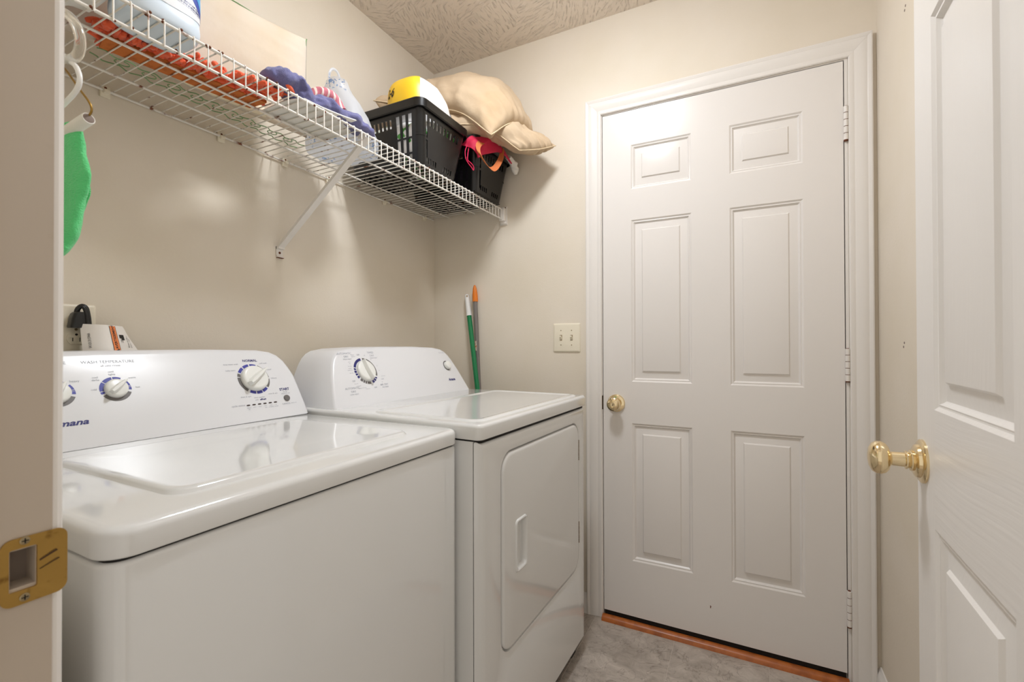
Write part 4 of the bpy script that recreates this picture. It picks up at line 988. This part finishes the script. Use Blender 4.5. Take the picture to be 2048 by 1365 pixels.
bm = bmesh.new(); P = smoothpath([(-1.146, 1.003, ZT+.200), (-1.142, 1.000, ZT+.225), (-1.14, 1.012, ZT+.243), (-1.138, 1.030, ZT+.238), (-1.14, 1.036, ZT+.216), (-1.146, 1.026, ZT+.200)], 6); tube(bm, P, .0042, 8, flat=.6); finish('handle', bm, M_bag, bag, 60)
kn_ = bunch('knit_mitt', [(-1.10, .895, ZT+.090), (-1.095, .92, ZT+.108), (-1.085, .95, ZT+.108), (-1.07, .965, ZT+.09), (-1.055, .972, ZT+.070)], [(.012, .010), (.024, .02), (.026, .022), (.02, .018), (.015, .014)], M_mitt, amp=.16, sc=40, seed=6)
tag(kn_, 'pink and white striped knit mitt tucked in front of the carrier bag', 'mitt')
kn2 = bunch('white_sock', [(-1.10, .90, ZT+.004), (-1.105, .93, ZT+.038), (-1.10, .955, ZT+.045), (-1.09, .975, ZT+.03)], [(.02, .01), (.028, .04), (.026, .045), (.015, .02)], M_white, amp=.15, sc=30, seed=26, flat=ZT+.006)
tag(kn2, 'white cotton sock under the striped knit mitt beside the carrier bag', 'sock')

# ---------- black baskets
def quad_wall(P00, P10, P01, P11, holes, thick):
    """bilinear wall with rectangular holes [(s0,s1,t0,t1)], thickened inwards"""
    P00, P10, P01, P11 = map(Vector, (P00, P10, P01, P11))
    us = sorted({0, 1} | {round(h[0], 4) for h in holes} | {round(h[1], 4) for h in holes}); ts = sorted({0, 1} | {round(h[2], 4) for h in holes} | {round(h[3], 4) for h in holes})
    nrm = (P10-P00).cross(P01-P00).normalized()
    bm = bmesh.new(); cell = set()
    for i in range(len(us)-1):
        for j in range(len(ts)-1):
            uc, tc = (us[i]+us[i+1])/2, (ts[j]+ts[j+1])/2
            if not any(h[0] < uc < h[1] and h[2] < tc < h[3] for h in holes): cell.add((i, j))
    V = {}
    def v(i, j, k):
        if (i, j, k) not in V:
            s, t = us[i], ts[j]; V[(i, j, k)] = bm.verts.new((P00*(1-s)+P10*s)*(1-t)+(P01*(1-s)+P11*s)*t+nrm*(thick*k))
        return V[(i, j, k)]
    for (i, j) in cell:
        bm.faces.new((v(i, j, 0), v(i+1, j, 0), v(i+1, j+1, 0), v(i, j+1, 0))); bm.faces.new((v(i, j, 1), v(i, j+1, 1), v(i+1, j+1, 1), v(i+1, j, 1)))
        for (di, dj), (a, b) in (((-1, 0), ((i, j), (i, j+1))), ((1, 0), ((i+1, j), (i+1, j+1))), ((0, -1), ((i, j), (i+1, j))), ((0, 1), ((i, j+1), (i+1, j+1)))):
            if (i+di, j+dj) not in cell: bm.faces.new((v(*a, 0), v(*b, 0), v(*b, 1), v(*a, 1)))
    return bm
def basket(loc, label):
    """rim rectangle x -.175..175 (depth), y 0..w"""
    bk = tag(empty('storage_basket', loc), label, 'basket', 'black slotted baskets on the shelf')
    H = .212; w = .305; rx0, rx1, ry0, ry1 = -.390, 0, 0, w; bx0, bx1, by0, by1 = -.350, -.034, .042, w-.052
    c_ = .022
    def strip(n, s0, s1, t0, t1, fill=.55): d_ = (s1-s0)/n; return [(s0+d_*k, s0+d_*(k+fill), t0, t1) for k in range(n)]
    side = strip(11, .34, .985, .70, .86)+strip(3, .055, .31, .50, .88, .62)+strip(3, .055, .31, .24, .47, .62)+strip(3, .055, .31, .03, .21, .62)
    front = strip(9, .12, .95, .72, .86)+[(.025, .075, .50, .88), (.025, .075, .10, .46)]+strip(4, .07, .40, .07, .17)+strip(4, .60, .93, .07, .17)
    th = .003
    # -y face (towards the doorway): s runs from the front edge to the wall
    for nm, a, b, c, d, hl in (('side_panel', (bx1-c_, by0, 0), (bx0+c_, by0, 0), (rx1-.012-c_, ry0+.012, H-.02), (rx0+.012+c_, ry0+.012, H-.02), side),
                               ('side_panel', (bx0+c_, by1, 0), (bx1-c_, by1, 0), (rx0+.012+c_, ry1-.012, H-.02), (rx1-.012-c_, ry1-.012, H-.02), side),
                               ('end_panel', (bx1, by1-c_, 0), (bx1, by0+c_, 0), (rx1-.012, ry1-.012-c_, H-.02), (rx1-.012, ry0+.012+c_, H-.02), [(1-h[1], 1-h[0], h[2], h[3]) for h in front]),
                               ('end_panel', (bx0, by0+c_, 0), (bx0, by1-c_, 0), (rx0+.012, ry0+.012+c_, H-.02), (rx0+.012, ry1-.012-c_, H-.02), front)):
        finish(nm, quad_wall(a, b, c, d, hl, th), M_blackb, bk, 25)
    # rounded corner posts
    for (bx, by_, rx, ry, a0) in ((bx1-c_, by0+c_, rx1-.012-c_, ry0+.012+c_, -90), (bx1-c_, by1-c_, rx1-.012-c_, ry1-.012-c_, 0), (bx0+c_, by1-c_, rx0+.012+c_, ry1-.012-c_, 90), (bx0+c_, by0+c_, rx0+.012+c_, ry0+.012+c_, 180)):
        bm = bmesh.new(); A_ = [math.radians(a0+90*k/6) for k in range(7)]
        rings = []
        for t in (0, .5, .505, .52, .525, 1):
            cx_, cy_ = bx+(rx-bx)*t, by_+(ry-by_)*t; e_ = .0018 if t in (.505, .52) else 0
            rings.append([(cx_+(c_+e_)*math.cos(q), cy_+(c_+e_)*math.sin(q), (H-.02)*t) for q in A_]+[(cx_+(c_-th)*math.cos(q), cy_+(c_-th)*math.sin(q), (H-.02)*t) for q in reversed(A_)])
        loft(bm, rings); finish('corner_post', bm, M_blackb, bk, 40)
    # rim: deep lip turned down
    bm = bmesh.new(); rings = []
    for ins, z in ((.013, H-.026), (.009, H-.024), (.009, H-.016), (.002, H-.030), (0, H-.029), (0, H-.003), (.0015, H-.0006), (.004, H), (.010, H), (.013, H-.003)):
        rings.append(rrect(rx0+ins, rx1-ins, ry0+ins, ry1-ins, .034-ins*.6, z, 8))
    loft(bm, rings, loop=True); finish('rim', bm, M_blackb, bk, 30)
    # slotted base
    hl = []
    for q in range(9): hl += [(.06+.1*q, .06+.1*q+.05, .06+.3*k, .06+.3*k+.24) for k in range(3)]
    finish('base', quad_wall((bx0+.004, by0+.002, .0), (bx1-.004, by0+.002, .0), (bx0+.004, by1-.002, .0), (bx1-.004, by1-.002, .0), hl, .003), M_blackb, bk, 25)
    return bk
BZ = ZT+.0005
b1 = basket((-.950, 1.207, BZ), 'black slotted plastic basket beside the carrier bag, holding wrapped rolls')
b2 = basket((-.927, 1.527, BZ), 'black slotted plastic basket against the back wall under the pillows')
# contents
def cbox(y0, y1, x0=-1.275, x1=-1.005):
    def f_(p):
        k = .030*max(0, p[2]-BZ)/.192; return (min(max(p[0], x0), x1+k*.7), min(max(p[1], y0-k), y1+k), p[2])
    return f_
tag(bunch('wrapped_package', [(-.99, 1.362, BZ+.095), (-1.02, 1.362, BZ+.097), (-1.20, 1.362, BZ+.10), (-1.265, 1.362, BZ+.10)], [(.12, .075), (.14, .092), (.14, .092), (.10, .07)], M_greenpack, amp=.10, sc=20, seed=31, clampf=cbox(1.254, 1.458, -1.28, -.99)), 'white package with green print inside the first black basket', 'package')
tag(bunch('wrapper', [(-1.03, 1.36, BZ+.012), (-1.12, 1.36, BZ+.014), (-1.20, 1.36, BZ+.012)], [(.04, .006), (.07, .008), (.05, .006)], M_multi, amp=.2, sc=30, seed=33, flat=BZ+.0045, clampf=cbox(1.254, 1.458, -1.28, -.99)), 'dark mixed wrappers lying in the bottom of the first basket', 'wrapper')
# wrapped roll pack standing out of basket 1
pk = tag(empty('roll_pack', (-1.075, 1.362, 1.985)), 'white wrapped roll pack with a yellow label standing in the first basket', 'package')
def supell(a, b, c, e1, e2, t, p):
    f_ = lambda w, m_: math.copysign(abs(w)**m_, w)
    return Vector((a*f_(math.cos(p), e1)*f_(math.cos(t), e2), b*f_(math.cos(p), e1)*f_(math.sin(t), e2), c*f_(math.sin(p), e1)))
RA, RB_, RC = .088, .118, .094
def pack_pt(t, p, off=0):
    v = supell(RA+off, RB_+off, RC+off, .62, .62, t, p)
    v.z += -.045*max(0, v.y)/.118*(1 if v.z > 0 else 0)             # sags towards the back wall
    return v
bm = bmesh.new(); rings = [[pack_pt(2*PI*k/48, -PI/2+PI*j/24*.999+.0005)*(1+.02*nz((k*.3, j*.4, 0), 1, 5)) for k in range(48)] for j in range(25)]
loft(bm, rings); finish('wrapper', bm, M_pack, pk, 70)
bm = bmesh.new(); V = [[bm.verts.new(pack_pt(math.radians(-130+86*i/16), math.radians(-22+74*j/10), .0022)) for j in range(11)] for i in range(17)]
for i in range(16):
    for j in range(10): bm.faces.new((V[i][j], V[i+1][j], V[i+1][j+1], V[i][j+1]))
finish('yellow_label', bm, M_yellow, pk, 60)
bm = bmesh.new(); V = [[bm.verts.new(pack_pt(math.radians(-146+16*i/4), math.radians(-16+64*j/10), .0021)) for j in range(11)] for i in range(5)]
for i in range(4):
    for j in range(10): bm.faces.new((V[i][j], V[i+1][j], V[i+1][j+1], V[i][j+1]))
finish('blue_label', bm, M_sky, pk, 60)
bm = bmesh.new(); text_into(bm, '2-6', .030, lambda x, y: pack_pt(math.radians(-106)+x/.118, math.radians(6)+y/.1, .0034), bold=.0004, shear=.3); stuff(finish('lettering', bm, M_ink, pk, 0))
bm = bmesh.new(); V = [[bm.verts.new(pack_pt(math.radians(25+28*i/6), math.radians(-6+16*j/4), .0021)) for j in range(5)] for i in range(7)]
for i in range(6):
    for j in range(4): bm.faces.new((V[i][j], V[i+1][j], V[i+1][j+1], V[i][j+1]))
finish('blue_label', bm, mat('blue_label', '7FA6D2', .4, mottle=('DDE6EE', 60, .5, .6)), pk, 60)
bm = bmesh.new(); text_into(bm, 'roll', .018, lambda x, y: pack_pt(math.radians(38)+x/.09, math.radians(17)+y/.1, .003), bold=.0004); stuff(finish('lettering', bm, M_ink, pk, 0))

# second basket: dark clothes, red cloth, white lace, strap, pink cord
tag(bunch('dark_clothing', [(-1.0, 1.67, BZ+.09), (-1.06, 1.67, BZ+.10), (-1.18, 1.67, BZ+.10), (-1.25, 1.67, BZ+.09)], [(.08, .05), (.085, .08), (.085, .08), (.06, .05)], mat('dark_knit', '2A2430', .9, bump=(60, .5, .004)), amp=.14, sc=18, seed=41, clampf=cbox(1.576, 1.775, -1.26, -.97)), 'dark folded clothing filling the second basket', 'clothing')
ctrl = [[(-.985, 1.505, ZT+.165), (-.955, 1.525, ZT+.20), (-.955, 1.58, ZT+.222), (-.975, 1.64, ZT+.228)],
        [(-.950, 1.510, ZT+.150), (-.920, 1.530, ZT+.170), (-.905, 1.59, ZT+.215), (-.930, 1.66, ZT+.224)],
        [(-.928, 1.522, ZT+.128), (-.915, 1.545, ZT+.150), (-.898, 1.62, ZT+.195), (-.905, 1.70, ZT+.205)],
        [(-.925, 1.53, ZT+.112), (-.917, 1.56, ZT+.135), (-.895, 1.66, ZT+.175), (-.895, 1.76, ZT+.165)]]
rc = sheet('red_cloth', ctrl, M_red, thick=.005, amp=.006, sc=26, seed=12); tag(rc, 'crimson cloth spilling over the rim of the second basket', 'cloth')
bm = bmesh.new(); P = [(-.897, 1.674, ZT+.203), (-.888, 1.645, ZT+.143), (-.880, 1.560, ZT+.070), (-.897, 1.502, ZT+.103), (-.913, 1.508, ZT+.148), (-.917, 1.553, ZT+.186), (-.921, 1.585, ZT+.200)]
S_ = smoothpath(P, 8); V = []
for i, p in enumerate(S_):
    V.append([(p[0]+q[0], p[1]+q[1], p[2]+q[2]) for q in ((-.010, 0, .010), (-.0095, .001, .0105), (.010, 0, -.010), (.0095, -.001, -.0105))])
loft(bm, V, True, True); st = finish('strap', bm, M_strap, None, 50); tag(st, 'orange webbing strap loop hanging over the second basket', 'strap')
tag(bunch('lace_trim', [(-.905, 1.745, ZT+.190), (-.902, 1.78, ZT+.178), (-.902, 1.805, ZT+.160), (-.905, 1.818, ZT+.140)], [(.012, .010), (.016, .013), (.016, .013), (.010, .009)], M_white, amp=.4, sc=60, seed=17), 'white frilly lace lying on the rim of the second basket', 'lace')
bm = bmesh.new(); tube(bm, smoothpath([(-.962, 1.505, ZT+.158), (-.965, 1.497, ZT+.135), (-.963, 1.496, ZT+.110), (-.958, 1.503, ZT+.092), (-.950, 1.519, ZT+.076), (-.945, 1.526, ZT+.066), (-.944, 1.524, ZT+.080), (-.950, 1.512, ZT+.092), (-.957, 1.503, ZT+.100), (-.960, 1.508, ZT+.125), (-.958, 1.513, ZT+.155)], 6), .0017, 6)
tag(finish('cord', bm, M_pink, None, 60), 'bright pink drawcord dangling between the two baskets', 'cord')

# beige pillows on the baskets
def cl2(p): return Vector((max(p[0], XL+.006), min(p[1], YB-.006), p[2]))
A_ = [[(-1.29, 1.343, 2.074), (-1.16, 1.475, 2.075), (-.995, 1.500, 2.030), (-.845, 1.490, 1.905)],
      [(-1.29, 1.48, 2.10), (-1.145, 1.56, 2.14), (-.97, 1.58, 2.125), (-.815, 1.590, 1.985)],
      [(-1.28, 1.62, 2.11), (-1.14, 1.64, 2.165), (-.97, 1.68, 2.16), (-.80, 1.700, 2.01)],
      [(-1.29, 1.80, 2.09), (-1.14, 1.81, 2.15), (-.97, 1.81, 2.13), (-.80, 1.800, 1.985)]]
pa = cushion('pillow', A_, M_pillow, .086, p=.40, amp=.021, sc=10, seed=21, nu=64, nv=64, pipe=M_piping, piper=.0026, clampf=cl2)
tag(pa, 'beige pillow draped over both baskets, its corner pointing at the room', 'pillow')
B_ = [[(-1.20, 1.46, 1.985), (-1.05, 1.49, 1.985), (-.90, 1.53, 1.965), (-.785, 1.61, 1.880)],
      [(-1.21, 1.58, 1.99), (-1.05, 1.61, 2.005), (-.88, 1.65, 1.995), (-.735, 1.69, 1.905)],
      [(-1.22, 1.80, 1.99), (-1.05, 1.80, 2.02), (-.87, 1.80, 2.01), (-.690, 1.755, 1.935)]]
pb = cushion('pillow', B_, M_pillow, .062, p=.42, amp=.018, sc=12, seed=27, nu=56, nv=56, pipe=M_piping, piper=.0024, clampf=cl2)
tag(pb, 'beige pillow under the draped one, its tip sticking out by the back wall', 'pillow')

# ------------------------------------------------------------------ hangers on the front rail, green cloth
HY = .287
def hanger_hook(bm, y, xc, zn, r=.0016):
    tube(bm, smoothpath([(xc, y, zn), (xc, y, ZL-.03), (xc-.012, y, ZL-.012), (xc-.010, y, ZL+.004), (xc+.002, y, ZL+.009), (xc+.012, y, ZL+.001)], 6), r, 8)
xc = XF
h1 = tag(empty('clear_hanger', (0, 0, 0)), 'clear plastic hanger hooked on the shelf rail at the far left', 'hanger')
bm = bmesh.new(); hanger_hook(bm, .262, xc, 1.61); finish('hook', bm, M_goldwire, h1, 60)
bm = bmesh.new(); tube(bm, smoothpath([(-1.16, .262, 1.50), (-1.15, .262, 1.54), (-1.05, .262, 1.59), (xc, .262, 1.612), (-.86, .266, 1.585), (-.80, .272, 1.556), (-.783, .277, 1.528), (-.79, .278, 1.506), (-.81, .274, 1.502), (-.86, .268, 1.53)], 6), .0062, 10); finish('arms', bm, M_clear, h1, 60)
h2 = tag(empty('white_hanger', (0, 0, 0)), 'white plastic hanger hooked on the shelf rail above the green cloth', 'hanger')
bm = bmesh.new(); hanger_hook(bm, .268, xc, 1.58, .0022); finish('hook', bm, M_hook, h2, 60)
bm = bmesh.new(); P = smoothpath([(-1.17, .268, 1.44), (-1.16, .268, 1.475), (-1.07, .268, 1.53), (xc, .268, 1.585), (-.88, .270, 1.535), (-.805, .275, 1.498), (-.786, .277, 1.480), (-.783, .2765, 1.462), (-.80, .274, 1.448), (-.86, .27, 1.432), (xc, .268, 1.425), (-1.10, .268, 1.43), (-1.17, .268, 1.44)], 6); tube(bm, P, .0032, 8); finish('arms', bm, M_hook, h2, 60)
h3 = tag(empty('wire_hanger', (0, 0, 0)), 'gold wire hanger with a white cardboard tube holding the green cloth', 'hanger')
T0, T1 = Vector((-.778, .285, 1.420)), Vector((-1.165, .245, 1.335))
bm = bmesh.new(); hanger_hook(bm, .280, xc, 1.56); tube(bm, smoothpath([T1+Vector((0, 0, .004)), (-1.10, .27, 1.45), (xc, .280, 1.562), (-.86, .276, 1.52), (-.795, .281, 1.462), (-.774, .2865, 1.432), T0+(T1-T0)*.04], 6), .0014, 7); finish('wire', bm, M_goldwire, h3, 60)
bm = bmesh.new(); ax = (T1-T0).normalized(); lathe(bm, [(.004, .0035), (.0005, .0038), (0, .0074), (.001, .0077), ((T1-T0).length, .0077)], T0, ax, 20); finish('cardboard_tube', bm, M_tube, h3, 40)
bm = bmesh.new(); lathe(bm, [(-.0004, .0045), (.0003, .0068)], T0, ax, 18); finish('tube_end', bm, M_silver, h3, 40)
# cloth folded over the tube, hanging in one soft fold
gc = bunch('green_cloth', [(-.845, .282, 1.4195), (-.858, .286, 1.402), (-.865, .290, 1.350), (-.866, .284, 1.292), (-.866, .272, 1.246), (-.866, .266, 1.232)],
           [(.042, .0085), (.056, .0125), (.070, .0185), (.070, .0175), (.058, .0135), (.030, .006)], M_green, n=56, amp=.10, sc=26, seed=3, per=14, hang=True)
for v in gc.data.vertices:
    c = v.co; k = math.exp(-((c.y-(.300-.05*(1.36-c.z)))/.0035)**2)*(1 if c.x > -.85 else 0)*max(0, min(1, (1.43-c.z)/.03))   # the crease along the hanging edge
    c.x -= .016*k
tag(gc, 'bright green terry cloth hanging over the cardboard tube', 'cloth')
